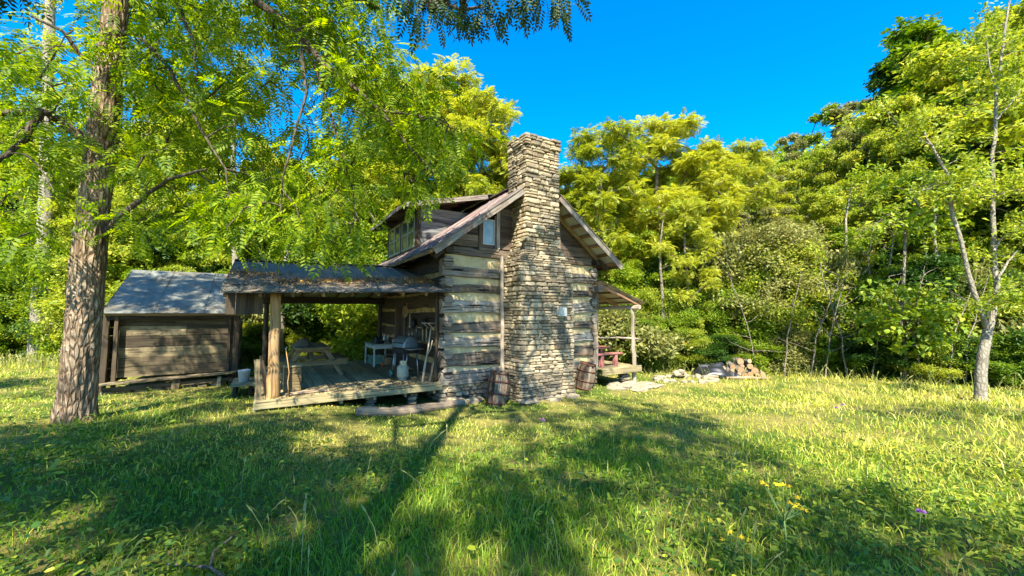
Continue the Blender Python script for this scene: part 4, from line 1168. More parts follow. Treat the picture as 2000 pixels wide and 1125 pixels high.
def leaves_at(pts, per, rad, tmpl, nrg, droop=.3, scale=(.8, 1.2), flat=.55, outward=None):
    P_ = np.repeat(np.array([tuple(p) for p in pts]), per, 0); N_ = len(P_)
    off = nrg.normal(0, 1, (N_, 3)); off /= np.linalg.norm(off, axis=1, keepdims=True); off *= (nrg.random((N_, 1))**.45)*rad; off[:, 2] *= flat
    d = off/rad+nrg.normal(0, .45, (N_, 3)); d[:, 2] = d[:, 2]*.6-droop
    Rm = rot_from(d, nrg.normal(0, .5, N_)); S = nrg.uniform(scale[0], scale[1], N_)
    return inst(tmpl[0], tmpl[1], P_+off, Rm, S)

def make_tree(name, rg_seed, H, Rr, z0, nl, per, shape, leafm, barkm, tmpl, lper, lrad, tr, lobe=(.9, 1.7), lean=0, droop=.3, scale=(.8, 1.2), fork=None, sides=5):
    rg = random.Random(rg_seed); nrg = np.random.default_rng(rg_seed)
    root = empty(name); pts = crown(rg, H, Rr, z0, nl, per, shape, lobe)
    start = [Vector((lean*(k/9)**1.5+rg.gauss(0, .05), rg.gauss(0, .05), -.3+(H*.82)*k/9)) for k in range(10)]
    pts = [p+Vector((lean*(max(0, p.z)/H)**1.5, 0, 0)) for p in pts]
    m = MB(); sub = pts[::2] if len(pts) > 160 else pts
    st = start[:6] if shape in ('vase', 'round') else start
    grow(m, st, sub, rg, r_tip=.017, r_max=tr*.75, lift=.12, wob=.1, k=.42, sides=sides, rmin=.012, trunk_r=[tr*(1.25 if i == 0 else 1-.055*i) for i in range(len(st))], step=1.1)
    m.build('trunk', barkm, root)
    V, F = leaves_at(pts, lper, lrad, tmpl, nrg, droop, scale)
    npmesh('crown', V, F, leafm, root)
    return root
# ------------------------------------------------------------------ forest trees
T_FAR = tuft(8, .2, .5, .26, 1); T_FAR2 = tuft(8, .26, .36, .3, 2); T_SH = tuft(8, .15, .48, .22, 3); T_BIG = tuft(8, .24, .55, .28, 4)
PIN_FAR = pinnate(6, .4, .16, .055)
proto = {}
proto['locust_a'] = make_tree('locust_tree', 21, 14, 3.1, 3.0, 34, 15, 'tall', M['leaf_yellow'], M['bark_far'], PIN_FAR, 13, .42, .2, (.5, 1.2), .3, .05)
proto['locust_b'] = make_tree('locust_tree', 22, 14, 2.5, 3.0, 30, 15, 'tall', M['leaf_yellow'], M['bark_far'], PIN_FAR, 13, .42, .18, (.4, 1.1), -.4, .05)
proto['broad_a'] = make_tree('broadleaf_tree', 23, 14, 3.8, 2.0, 36, 15, 'round', M['leaf_mid'], M['bark_far'], T_FAR, 9, .42, .2, (.5, 1.3))
proto['broad_b'] = make_tree('broadleaf_tree', 24, 14, 3.4, 1.2, 36, 15, 'tall', M['leaf_gold'], M['bark_far'], T_FAR, 9, .42, .18, (.5, 1.2))
proto['oak'] = make_tree('oak_tree', 25, 14, 4.0, 4.0, 18, 20, 'round', M['leaf_dark'], M['bark_dark'], T_BIG, 6, .42, .22, (.6, 1.3))
proto['poplar'] = make_tree('poplar_tree', 26, 16, 2.6, 3.0, 24, 18, 'cone', M['leaf_mid'], M['bark_pale'], T_BIG, 6, .4, .2, (.5, 1.1))
proto['sparse'] = make_tree('thin_tree', 27, 12, 2.6, 3.0, 16, 16, 'tall', M['leaf_olive'], M['bark_pale'], T_FAR2, 6, .6, .1, (.7, 1.2), .5)
proto['shrub_a'] = make_tree('shrub', 31, 5, 2.3, .1, 26, 20, 'round', M['leaf_shrub'], M['bark_far'], T_SH, 13, .42, .06, (.6, 1.0))
proto['shrub_b'] = make_tree('shrub', 32, 5.5, 2.0, .1, 26, 20, 'tall', M['leaf_mid'], M['bark_pale'], T_SH, 12, .42, .06, (.6, 1.0))
proto['shrub_c'] = make_tree('shrub', 33, 5, 2.4, .1, 26, 20, 'round', M['leaf_olive'], M['bark_pale'], (T_SH[0]*.75, T_SH[1]), 13, .5, .05, (.6, 1.1))
proto['shrub_d'] = make_tree('shrub', 34, 2.2, 1.9, .0, 14, 18, 'round', M['leaf_dark'], M['bark_pale'], T_SH, 14, .36, .04, (.4, .8))
PH = {'locust_a': 14, 'locust_b': 14, 'broad_a': 14, 'broad_b': 14, 'oak': 14, 'poplar': 16, 'sparse': 12, 'shrub_a': 5, 'shrub_b': 5.5, 'shrub_c': 5, 'shrub_d': 2.2}
for k_ in proto:
    cr_ = [c for c in proto[k_].children if c.name.startswith('crown')][0]; zz_ = np.empty(len(cr_.data.vertices)*3, dtype=np.float32); cr_.data.vertices.foreach_get('co', zz_); PH[k_] = float(np.quantile(zz_[2::3], .9985))
used = set()
def plant(kind, px, ytop, Y, wf=1.0, leaf=None, label=None, group=None, x=None):
    ytop += 38 if kind.startswith("locust") else 14 if not kind.startswith("shrub") else 0
    p = at(px, ytop, Y); z0 = g(p.x, Y); H_ = p.z-z0
    if kind in used: o = copy_tree(proto[kind])
    else: o = proto[kind]; used.add(kind)
    s = H_/PH[kind]; o.location = (p.x, Y, z0-.05); sx = max(.55, min(1.5, s))*wf if not kind.startswith('shrub') else max(.6, min(1.3, s))*wf
    o.scale = (sx, sx, s); o.rotation_euler = (0, 0, rnd.uniform(0, 6.28))
    if leaf:
        for ch in o.children:
            if ch.name.startswith('crown'):
                ch.material_slots[0].link = 'OBJECT'; ch.material_slots[0].material = M[leaf]
    cat = 'shrub' if kind.startswith('shrub') else 'tree'
    tag(o, label, cat, group); return o
# skyline trees right of the chimney
LOC = 'yellow-green locust tree rising behind the chimney and side porch'; LG = 'yellow locust trees behind the chimney'
plant('locust_b', 1160, 212, 20, .95, None, 'tall narrow yellow-green locust just right of the chimney')
plant('locust_a', 1290, 200, 22, 1.1, None, 'tallest forked yellow-green locust above the side porch')
plant('locust_b', 1385, 248, 21, .9, None, 'yellow-green locust between the tallest locust and the hillside wood')
plant('locust_a', 1452, 243, 25, .8, 'leaf_gold', 'thin yellow locust whose top meets the start of the hillside')
plant('locust_b', 1225, 300, 24, 1.2, None, LOC, LG); plant('locust_a', 1110, 300, 22, 1.0, None, LOC, LG); plant('locust_a', 1340, 350, 18.5, .8, 'leaf_gold', LOC, LG)
LC = 'yellow-green treetop between the near canopy and the chimney'; LCG = 'yellow treetops left of the chimney'
plant('locust_a', 868, 108, 21, 1.05, None, 'highest yellow treetop left of the chimney'); plant('locust_b', 935, 160, 20, .9, None, LC, LCG)
plant('locust_b', 985, 238, 19.5, .7, None, 'short yellow locust touching the left side of the chimney')
plant('locust_a', 790, 180, 23, 1.1, 'leaf_gold', LC, LCG); plant('locust_a', 900, 290, 18.5, .9, 'leaf_gold', LC, LCG)
# right hillside skyline
HS = 'green tree on the hillside skyline'; HSG = 'trees along the hillside skyline'
plant('oak', 1537, 250, 34, .8, 'leaf_olive', HS, HSG); plant('oak', 1610, 198, 33, .9, 'leaf_mid', HS, HSG); plant('oak', 1672, 180, 31, .9, 'leaf_olive', HS, HSG)
plant('poplar', 1785, 30, 23, 1.25, 'leaf_mid', 'tallest dark pointed tree on the right hillside')
plant('poplar', 1735, 110, 24.5, 1.0, 'leaf_dark', 'dark pointed tree on the left flank of the tallest hillside tree'); plant('poplar', 1835, 62, 24, 1.0, 'leaf_mid', 'pointed green tree right of the tallest hillside tree')
plant('sparse', 1890, 75, 20, 1.3, 'leaf_gold', 'thin golden-brown tree at the top of the right hillside'); plant('oak', 1975, 2, 22, 1.0, 'leaf_mid', 'green oak crown cut by the top right of the picture')
plant('broad_a', 2030, -20, 19, 1.1, 'leaf_gold', 'golden-leaved tree at the right end of the hillside'); plant('sparse', 2060, 80, 15, 1.4, 'leaf_gold', 'slender golden tree at the right end of the wood edge')
MS = 'leafy yellow-green tree on the lower hillside'; MSG = 'leafy trees on the lower hillside'
rows = [(1490, 330, 27, 'broad_b', 'leaf_olive'), (1555, 300, 27, 'broad_b', 'leaf_gold'), (1620, 270, 25, 'broad_a', 'leaf_gold'), (1690, 225, 25, 'broad_b', None), (1750, 200, 22, 'broad_a', None), (1830, 160, 20.5, 'broad_b', 'leaf_gold'),
        (1915, 130, 19, 'broad_a', 'leaf_mid'), (2005, 100, 17.5, 'broad_b', None), (1430, 400, 23, 'broad_a', 'leaf_olive'), (1520, 390, 22.5, 'broad_b', None), (1600, 360, 21.5, 'broad_a', 'leaf_gold'), (1675, 330, 20.5, 'broad_b', 'leaf_gold'),
        (1760, 320, 19, 'broad_a', None), (1850, 300, 17.5, 'broad_b', 'leaf_mid'), (1950, 280, 16, 'broad_a', 'leaf_gold'), (2060, 240, 15, 'broad_b', 'leaf_mid'), (1480, 480, 20, 'broad_b', 'leaf_olive'), (1330, 420, 20.5, 'broad_a', 'leaf_dark'), (1255, 440, 20.5, 'broad_a', 'leaf_mid'),
        (1560, 440, 19, 'sparse', 'leaf_olive'), (1710, 420, 18, 'sparse', 'leaf_olive'), (1640, 430, 18.5, 'broad_b', 'leaf_shrub'), (1800, 420, 16.5, 'broad_a', 'leaf_shrub'), (1180, 430, 22, 'broad_a', 'leaf_gold'), (1110, 420, 24, 'broad_b', 'leaf_mid')]
for px, yt, Y, k, lm in rows: plant(k, px, yt, Y, rnd.uniform(.85, 1.15), lm, MS, MSG)
# understorey along the wood edge on the right
US = 'leafy shrub on the wood edge behind the lawn'; UG = 'shrubs along the right wood edge'
edge = [(1180, 560, 19.5), (1225, 520, 20), (1270, 560, 19), (1310, 500, 20), (1350, 560, 18.8), (1395, 470, 19.5), (1430, 560, 18.2), (1470, 500, 18.6), (1510, 470, 18), (1550, 520, 17.6), (1590, 560, 17.2), (1625, 500, 17.6), (1665, 560, 16.6), (1700, 520, 16.8), (1745, 560, 15.9), (1780, 500, 16.2),
        (1815, 570, 15.4), (1860, 520, 15.6), (1895, 580, 14.6), (1930, 540, 14.8), (1975, 560, 14.2), (2020, 520, 14), (2070, 540, 13.6), (1205, 600, 18.4), (1245, 620, 18), (1300, 615, 18), (1340, 640, 17.6), (1380, 650, 17.4), (1460, 640, 17.2), (1530, 640, 16.8), (1610, 650, 16.1), (1690, 650, 15.4), (1770, 650, 14.8), (1850, 650, 14.3), (1940, 650, 13.7), (2010, 640, 13.2)]
mats_ = ['leaf_shrub', 'leaf_mid', 'leaf_olive', 'leaf_shrub', 'leaf_dark', 'leaf_gold']
for i, (px, yt, Y) in enumerate(edge):
    k = ['shrub_a', 'shrub_b', 'shrub_c', 'shrub_b', 'shrub_a', 'shrub_d'][i % 6]
    lm = mats_[(i*5+1) % 6]
    if 1590 < px and yt > 540 and i % 2: lm = 'leaf_dark'
    plant(k, px, yt, Y, rnd.uniform(.8, 1.1), lm, US, UG)
plant('shrub_c', 1500, 440, 18.3, 1.0, 'leaf_olive', 'large grey-green shrub behind the firewood heap')
# left and behind: trees behind canopy, shed and deck
BS = 'tree in the wood behind the shed and deck'; BG = 'trees of the wood behind the shed'
left = [(-60, 160, 21, 'broad_a', 'leaf_gold'), (30, 230, 22, 'broad_b', 'leaf_gold'), (110, 280, 24, 'broad_a', 'leaf_mid'), (180, 260, 21, 'sparse', 'leaf_gold'), (270, 250, 23, 'broad_b', 'leaf_gold'), (340, 190, 20, 'broad_a', 'leaf_gold'), (420, 160, 24, 'broad_b', 'leaf_mid'), (480, 260, 21, 'broad_b', 'leaf_yellow'),
        (560, 300, 25, 'broad_a', 'leaf_mid'), (620, 320, 22, 'broad_b', 'leaf_gold'), (690, 270, 25, 'broad_b', 'leaf_mid'), (740, 250, 20, 'broad_a', 'leaf_gold'), (820, 260, 20, 'broad_a', 'leaf_mid'), (40, 330, 21.5, 'broad_b', 'leaf_mid'), (-40, 360, 20, 'broad_a', 'leaf_dark'), (130, 300, 21.5, 'broad_a', 'leaf_mid'),
        (230, 330, 18.5, 'broad_b', 'leaf_gold'), (330, 360, 19, 'broad_a', 'leaf_mid'), (440, 350, 19, 'broad_b', 'leaf_gold'), (540, 330, 19.5, 'broad_a', 'leaf_mid'), (640, 340, 19, 'broad_b', 'leaf_gold'), (720, 380, 18.5, 'broad_b', 'leaf_mid'), (1020, 380, 23, 'broad_a', 'leaf_mid'), (960, 330, 23, 'broad_b', 'leaf_gold')]
for px, yt, Y, k, lm in left: plant(k, px, yt, Y, rnd.uniform(.85, 1.15), lm, BS, BG)
SS = 'tangled shrub behind the shed and covered deck'; SG = 'shrubs behind the shed and deck'
for i, px in enumerate(range(-120, 860, 42)):
    Y = 20.2+1.2*math.sin(i*1.7); k = ['shrub_b', 'shrub_a', 'shrub_c', 'shrub_a', 'shrub_d'][i % 5]
    plant(k, px, 500+60*math.sin(i*2.3), Y, rnd.uniform(.8, 1.1), ['leaf_gold', 'leaf_mid', 'leaf_olive', 'leaf_shrub', 'leaf_dark'][(i*3) % 5] if px > 200 else ['leaf_dark', 'leaf_mid'][i % 2], SS, SG)
for i, px in enumerate(range(420, 780, 40)):
    plant(['shrub_a', 'shrub_d', 'shrub_c'][i % 3], px, 635+18*math.sin(i*1.9), 18.6+.4*math.cos(i), 1.0, ['leaf_gold', 'leaf_yellow', 'leaf_gold'][i % 3], 'low sunlit shrub seen through the open deck', 'low shrubs behind the deck')
for k in proto:
    if k not in used:
        for ch in list(proto[k].children): bpy.data.objects.remove(ch)
        bpy.data.objects.remove(proto[k])

# pale and bare trunks standing in front of the wood
def bare_tree(name, base_px, Y, pts, r0, r1, bark, label, cat='tree', twigs=0, group=None, sides=9, seed=1, leaf=None, nleaf=0):
    rg = random.Random(seed); b = at(base_px, 700, Y); z0 = g(b.x, Y); root = empty(name, (b.x, Y, z0), 0, label, cat, group)
    base = Vector((b.x, Y, z0)); P_ = [Vector((0, 0, -.1))]+[at(px, py, Yq)-base for px, py, Yq in pts]
    fine = [P_[0]]
    for a, c in zip(P_[:-1], P_[1:]):
        nn = max(2, int((c-a).length/.5))
        for q in range(1, nn+1): fine.append(a.lerp(c, q/nn)+Vector((rg.gauss(0, .015), rg.gauss(0, .015), 0)))
    m = MB(); rr = [r0+(r1-r0)*k/(len(fine)-1) for k in range(len(fine))]; rr[0] *= 1.3
    m.tube(fine, rr, sides, jit=.03, cap=False); m.build('trunk', bark, root)
    m = MB(); tips = []
    for k in range(twigs):
        s = rg.choice(fine[max(2, len(fine)//3):]); a = rg.uniform(0, 6.28); L_ = rg.uniform(.6, 1.6); d = Vector((math.cos(a), math.sin(a)*.6, rg.uniform(.1, .9))).normalized(); pts_ = [s]
        for q in range(4): d = (d+Vector((rg.gauss(0, .2), rg.gauss(0, .2), rg.gauss(.05, .15)))).normalized(); pts_.append(pts_[-1]+d*L_/4)
        m.tube(pts_, [.014, .011, .009, .006, .004], 5, cap=False); tips += pts_[2:]
    if twigs: m.build('twiggy_crown', bark, root)
    if leaf and tips:
        V, F = leaves_at(tips, nleaf, .3, T_SH, np.random.default_rng(seed), .2); npmesh('crown', V, F, M[leaf], root)
    return root
bare_tree('pale_trunk_tree', 70, 18.5, [(78, 600, 18.5), (90, 400, 18.5), (92, 200, 18.5), (98, 0, 18.6), (103, -120, 18.6)], .3, .17, M['bark_pale'], 'tall straight pale-barked tree left of the big shade tree', twigs=26, leaf='leaf_gold', nleaf=5, seed=4)
bare_tree('pale_trunk_tree', 463, 17, [(461, 560, 17), (456, 400, 17), (455, 250, 17), (470, 100, 17)], .16, .08, M['bark_pale'], 'slender pale trunk rising behind the deck roof', twigs=14, leaf='leaf_gold', nleaf=5, seed=5)
bare_tree('pale_trunk_tree', 548, 17.4, [(549, 640, 17.4), (556, 590, 17.4), (560, 480, 17.5)], .15, .1, M['bark_pale'], 'short pale trunk seen through the deck near the round post', twigs=6, seed=6)
for i, (a, b, c) in enumerate(((612, 600, 585), (628, 640, 655), (690, 700, 728), (655, 672, 640), (500, 512, 530), (740, 728, 715))):
    bare_tree('bare_sapling', a, 18.3+.2*i, [(b, 650, 18.3+.2*i), (c, 590, 18.3+.2*i), (c+rnd.uniform(-15, 15), 540, 18.4+.2*i)], .07, .035, M['bark_pale'], 'thin crooked pale sapling behind the open deck', 'sapling', 12, 'crooked saplings behind the deck', 6, 20+i)
for i, (px, yb, yt, Y) in enumerate(((1292, 640, 480, 18.2), (1655, 600, 430, 17), (1700, 640, 500, 16.6), (1828, 640, 400, 15.6), (1740, 620, 520, 16), (1600, 700, 560, 16.4))):
    bare_tree('edge_trunk', px, Y, [(px+3, 620, Y), (px-4, yt, Y+.1), (px+6, yt-60, Y+.3)], .12, .02, M['bark_pale' if i % 2 else 'bark_far'], 'slim trunk standing in the right wood edge', 'tree', 8, 'slim trunks in the right wood edge', 7, 40+i, 'leaf_shrub', 4)
for i, px in enumerate((1480, 1530, 1580, 1610, 1655, 1700, 1760, 1800, 1845, 1880)):
    Y = 15.9-.004*(px-1480)*1.5; dx = rnd.uniform(-40, 40)
    bare_tree('bare_sapling', px, Y, [(px+dx*.4, 660, Y), (px+dx, 600, Y+.1), (px+dx*1.6, 540, Y+.2)], .03, .012, M['bark_far'], 'thin bare grey sapling at the foot of the right wood edge', 'sapling', 7, 'bare saplings at the right wood edge', 5, 60+i)

# the forked tree on the right side of the field
rt = empty('forked_tree', (0, 0, 0), 0, 'slender pale tree that forks low, at the right of the meadow', 'tree')
b = at(1913, 772, 11.0); b.z = g(b.x, b.y); rt.location = b
def rel(px, py, Y): return at(px, py, Y)-b
m = MB()
def fine(pts, n=5, w=.02):
    out = [pts[0]]
    for a, c in zip(pts[:-1], pts[1:]):
        for q in range(1, n+1): out.append(a.lerp(c, q/n)+Vector((rnd.gauss(0, w), rnd.gauss(0, w), 0)))
    return out
tr_ = fine([Vector((0, 0, -.15)), rel(1916, 730, 11), rel(1922, 680, 11), rel(1930, 645, 11)], 3, .006); m.tube(tr_, [.135*(1-.25*k/(len(tr_)-1))*(1.25 if k == 0 else 1) for k in range(len(tr_))], 14, jit=.015, cap=False)
m.build('trunk', M['bark_pale'], rt)
lim = [([(1930, 648, 11), (1915, 610, 10.9), (1890, 530, 10.9), (1862, 420, 10.8), (1848, 340, 10.8), (1820, 285, 10.8), (1800, 255, 10.8)], .068, .025),
       ([(1930, 648, 11), (1945, 590, 11), (1942, 480, 11.1), (1938, 400, 11.1), (1940, 300, 11.1), (1947, 180, 11.2), (1960, 90, 11.2), (1972, 0, 11.2)], .07, .025),
       ([(1925, 640, 11), (1930, 605, 10.8), (1934, 580, 10.7)], .03, .015), ([(1944, 570, 11), (1952, 540, 10.9), (1970, 510, 10.9), (1988, 490, 10.8)], .04, .015), ([(1942, 490, 11), (1952, 470, 11), (1975, 455, 11), (2000, 430, 11)], .035, .015),
       ([(1938, 385, 11), (1900, 360, 11), (1850, 357, 11), (1800, 372, 10.9)], .03, .01), ([(1848, 340, 10.8), (1900, 375, 10.9), (1930, 390, 11)], .02, .012), ([(1938, 385, 11.1), (1970, 372, 11), (2030, 370, 11)], .025, .01), ([(1820, 285, 10.8), (1780, 262, 10.7), (1745, 240, 10.7)], .02, .008),
       ([(1947, 180, 11.2), (1930, 120, 11.2), (1925, 70, 11.2)], .025, .01), ([(1943, 240, 11.1), (1975, 200, 11), (2010, 160, 11)], .025, .01)]
tips = []
for pl, ra, rb in lim:
    f_ = fine([rel(*p) for p in pl], 4, .012); mm_ = MB(); mm_.tube(f_, [ra+(rb-ra)*k/(len(f_)-1) for k in range(len(f_))], 9 if ra > .05 else 6, jit=.03, cap=False); mm_.build('limb', M['bark_pale'], rt); tips += f_[len(f_)//2:]
rg = random.Random(5); m = MB(); tw = []
for k in range(90):
    s = rg.choice(tips); 
    if s.z < 2.2 and rg.random() < .7: continue
    a = rg.uniform(0, 6.28); d = Vector((math.cos(a), math.sin(a)*.7, rg.uniform(-.1, .7))).normalized(); p_ = [s]; L_ = rg.uniform(.4, 1.2)
    for q in range(4): d = (d+Vector((rg.gauss(0, .25), rg.gauss(0, .2), rg.gauss(0, .15)))).normalized(); p_.append(p_[-1]+d*L_/4)
    m.tube(p_, [.012, .009, .007, .005, .003], 4, cap=False); tw += p_[2:]
m.build('twiggy_crown', M['bark_pale'], rt)
tw = [t for t in tw if t.z > 1.6]
V, F = leaves_at(tw, 4, .22, (T_SH[0]*.8, T_SH[1]), np.random.default_rng(8), .3); npmesh('crown', V, F, M['leaf_gold'], rt)
# low broad leaves left of the fork
sp_ = empty('broadleaf_sapling', (0, 0, 0), 0, 'bright broad-leaved sapling spreading left of the forked tree', 'sapling')
b2 = at(1770, 760, 14.3); b2.z = g(b2.x, b2.y); sp_.location = b2; rg = random.Random(6); tg = []
for k in range(70): tg.append(at(rg.uniform(1690, 1890), rg.choice([rg.uniform(560, 680), rg.uniform(600, 650), rg.uniform(350, 450)]), rg.uniform(13.4, 14.6))-b2)
m = MB(); grow(m, [Vector((0, 0, -.1)), Vector((.05, 0, 1)), Vector((0, .05, 2)), Vector((.2, 0, 4)), Vector((.4, 0, 6))], tg, rg, r_tip=.01, r_max=.06, trunk_r=.06, sides=5); m.build('trunk', M['bark_far'], sp_)
V, F = leaves_at(tg, 7, .4, tuft(6, .24, .6, .3, 9), np.random.default_rng(9), .35, flat=.3); npmesh('crown', V, F, M['leaf_shrub'], sp_)

# ------------------------------------------------------------------ the big shade tree
PIN = pinnate(6, .36, .115, .042)
def bark_trunk(name, pts, radf, n, parent, mat, seed=1, amp=.045, ring=.05):
    rg = np.random.default_rng(seed); vn = VNoise(seed); pts = [Vector(p) for p in pts]; L_ = sum((b_-a_).length for a_, b_ in zip(pts[:-1], pts[1:])); N_ = int(L_/ring)
    cum = [0]
    for a_, b_ in zip(pts[:-1], pts[1:]): cum.append(cum[-1]+(b_-a_).length)
    V = []
    for k in range(N_+1):
        s = L_*k/N_; i = min(len(pts)-2, max(0, np.searchsorted(cum, s)-1)); c = pts[i].lerp(pts[i+1], (s-cum[i])/(cum[i+1]-cum[i])); r = radf(s)
        for j in range(n):
            a = 2*PI*j/n; u = j/n*26
            ridge = abs(2*float(vn.fbm((math.cos(a)*4.5+3), s*1.1+math.sin(a)*4.5, 4))-1)
            ridge2 = abs(math.sin(u*PI*.5+3*math.sin(s*1.6+a)+1.5*math.sin(s*4.1)))
            flare = 1+.28*math.exp(-s*2.6)*(1+.5*math.sin(a*5+1))
            rr = r*flare+amp*(.9*ridge2**.7+1.2*ridge-.9)*(.7+.3*math.sin(s*9+u*3))
            V.append((c.x+rr*math.cos(a), c.y+rr*math.sin(a), c.z))
    K = np.arange(N_)[:, None]*n; J = np.arange(n)[None]
    F = np.stack([(K+J).ravel(), (K+(J+1) % n).ravel(), (K+n+(J+1) % n).ravel(), (K+n+J).ravel()], 1)
    return npmesh(name, np.array(V), F, mat, parent, smooth=True)
b = at(148, 815, 7.3); b.z = g(b.x, b.y)-.15; big = empty('shade_tree', b, 0, 'big shade tree with a thick furrowed trunk left of the shed', 'tree')
tp = [b, at(165, 620, 7.0), at(183, 400, 6.95), at(200, 260, 6.95), at(222, 60, 6.95), at(232, -60, 6.95), at(250, -260, 6.95), at(262, -420, 6.95)]
tp = [p-b for p in tp]
bark_trunk('trunk', tp, lambda s: .25-.010*s, 72, big, M['bark'], 3)
def relb(px, py, Y): return at(px, py, Y)-b
limbs = [([(190, 285, 7.00), (150, 262, 6.80), (118, 235, 6.75), (80, 218, 6.55), (0, 221, 6.25), (-70, 215, 6.05)], .085, .045), ([(80, 219, 6.55), (52, 262, 6.35), (18, 300, 6.15), (-30, 340, 6.05)], .055, .03),
         ([(205, 455, 7.00), (240, 420, 6.80), (275, 388, 6.75), (330, 350, 6.65), (400, 330, 6.55)], .06, .02),
         ([(262, -260, 7.00), (380, -110, 6.75), (485, -5, 6.55), (585, 60, 6.65), (625, 120, 6.65), (690, 170, 6.75), (740, 215, 6.85), (800, 290, 7.00), (850, 340, 7.30)], .085, .022),
         ([(222, 60, 7.00), (270, 70, 6.80), (330, 130, 6.75), (390, 250, 6.65), (440, 330, 6.65)], .045, .016), ([(300, -80, 6.80), (345, 0, 6.65), (380, 85, 6.55), (386, 160, 6.55)], .035, .014), ([(585, 60, 6.65), (640, 200, 6.75), (680, 330, 6.80), (700, 430, 7.00)], .03, .012),
         ([(210, 180, 7.00), (170, 120, 6.85), (120, 60, 6.55), (60, 30, 6.35)], .045, .018), ([(585, 60, 6.55), (600, 180, 6.45), (560, 320, 6.45), (540, 430, 6.55)], .03, .012), ([(740, 215, 6.85), (840, 230, 7.00), (900, 260, 7.30)], .024, .01)]
mb = MB(); nodes = []
for pl, ra, rb in limbs:
    f_ = fine([relb(*p) for p in pl], 4, .015); mm_ = MB(); mm_.tube(f_, [ra+(rb-ra)*k/(len(f_)-1) for k in range(len(f_))], 10, jit=.04, cap=False); mm_.build('limb', M['bark_dark'], big); nodes += f_[2:]
def inpoly(x, y, P_):
    c = False; j = len(P_)-1
    for i in range(len(P_)):
        if (P_[i][1] > y) != (P_[j][1] > y) and x < (P_[j][0]-P_[i][0])*(y-P_[i][1])/(P_[j][1]-P_[i][1])+P_[i][0]: c = not c
        j = i
    return c
rg = random.Random(12)
CAN = [(215, -60), (745, -60), (760, 40), (800, 110), (840, 190), (900, 270), (885, 360), (850, 388), (800, 385), (760, 400), (735, 440), (710, 480), (640, 490), (560, 470), (500, 470), (420, 455), (300, 460), (240, 500), (228, 300)]
CAN2 = [(-80, 60), (150, 40), (160, 200), (140, 420), (60, 500), (-80, 520)]
HOLES = [(640, 215, 26), (530, 250, 26), (480, 120, 20), (300, 240, 26), (380, 330, 24), (620, 400, 24), (95, 50, 40), (270, 70, 28), (170, 30, 25), (340, 150, 25), (590, 165, 38), (560, 210, 24), (650, 280, 22), (205, 330, 34), (185, 480, 40), (215, 120, 24)]
tg = []
tries = 0
while len(tg) < 330 and tries < 9000:
    tries += 1
    px, py = rg.uniform(-80, 905), rg.uniform(-60, 520)
    i1, i2 = inpoly(px, py, CAN), inpoly(px, py, CAN2)
    if not (i1 or i2): continue
    if i2 and rg.random() < .55: continue
    if i1 and py > 300 and px < 620 and rg.random() < .3: continue
    if any((px-hx)**2+(py-hy)**2 < (r_*1.15)**2 for hx, hy, r_ in HOLES): continue
    Y = rg.uniform(6.5, 9.2) if i1 else rg.uniform(6, 8)
    if py > 380 and px > 430: Y = rg.uniform(6.0, 7.6)
    if py > 330 and px > 640 and rg.random() < .3: continue
    if 150 < px < 255 and rg.random() < .8: Y = rg.uniform(7.4, 8.6)
    tg.append(at(px, py, Y)-b)
for k in range(46): tg.append(at(rg.uniform(60, 560), rg.uniform(-520, -120), rg.uniform(5.8, 9.5))-b)
def grow_from(mb, nodes, targets, rg, r_tip, sides=4, sag=.12):
    P_ = np.array([tuple(p) for p in nodes]); rN = [.03]*len(nodes)
    for t in sorted(targets, key=lambda t: np.min(np.linalg.norm(P_-np.array(t), axis=1))):
        a = np.array(t); d = np.linalg.norm(P_-a, axis=1); j = int(np.argmin(d)); s = Vector(P_[j]); L_ = float(d[j]); m_ = max(2, int(L_/.35)); pts = [s]
        for q in range(1, m_+1):
            u = q/m_; p = s.lerp(t, u); p.z += sag*L_*math.sin(PI*u); 
            if q < m_: p += Vector((rg.gauss(0, .03), rg.gauss(0, .03), rg.gauss(0, .03)))
            pts.append(p)
        mb.tube(pts, [r_tip*(1.6-1.0*k/m_) for k in range(m_+1)], sides, cap=False)
        P_ = np.vstack([P_, [tuple(p) for p in pts[1:]]])
m = MB(); grow_from(m, nodes+tp[3:], tg, rg, .012); m.build('twiggy_crown', M['bark_dark'], big)
nrg = np.random.default_rng(5)
V, F = leaves_at(tg, 17, .62, PIN, nrg, .5, (.75, 1.2), flat=.6)
npmesh('crown', V, F, M['leaf_near'], big)

# ------------------------------------------------------------------ trees behind the viewer: crowns shaped along sun rays to shade lawn and cabin, their lowest sprays hang at the top
SUNV = Vector((0, -math.cos(SUN_EL), math.sin(SUN_EL)))
def ground_hit(px, py):
    for Y in np.arange(2, 22, .08):
        p = at(px, py, float(Y))
        if p.z <= g(p.x, p.y): return Vector((p.x, float(Y), g(p.x, p.y)))
    return None
SH = [([(-60, 835), (120, 850), (200, 812), (330, 800), (560, 835), (620, 870), (560, 980), (420, 960), (300, 930), (150, 985), (-60, 990)], 54),
      ([(690, 1125), (560, 1125), (720, 930), (820, 830), (880, 850), (820, 960)], 9), ([(880, 830), (1000, 800), (1400, 845), (1540, 862), (1500, 930), (1350, 1000), (1100, 900), (880, 890)], 16),
      ([(560, 1060), (1100, 1050), (1150, 1125), (540, 1125)], 4), ([(1400, 960), (2000, 930), (2000, 1125), (1450, 1125)], 8), ([(1000, 920), (1100, 920), (1050, 1060), (980, 1060)], 5),
      ([(-60, 735), (120, 742), (120, 775), (-60, 775)], 8), ([(440, 770), (570, 780), (560, 830), (450, 800)], 6), ([(620, 800), (780, 790), (800, 812), (640, 822)], 4), ([(1100, 770), (1300, 790), (1360, 830), (1180, 830)], 9),
      ([(1780, 790), (2000, 790), (2000, 830), (1800, 825)], 4)]
sp = []
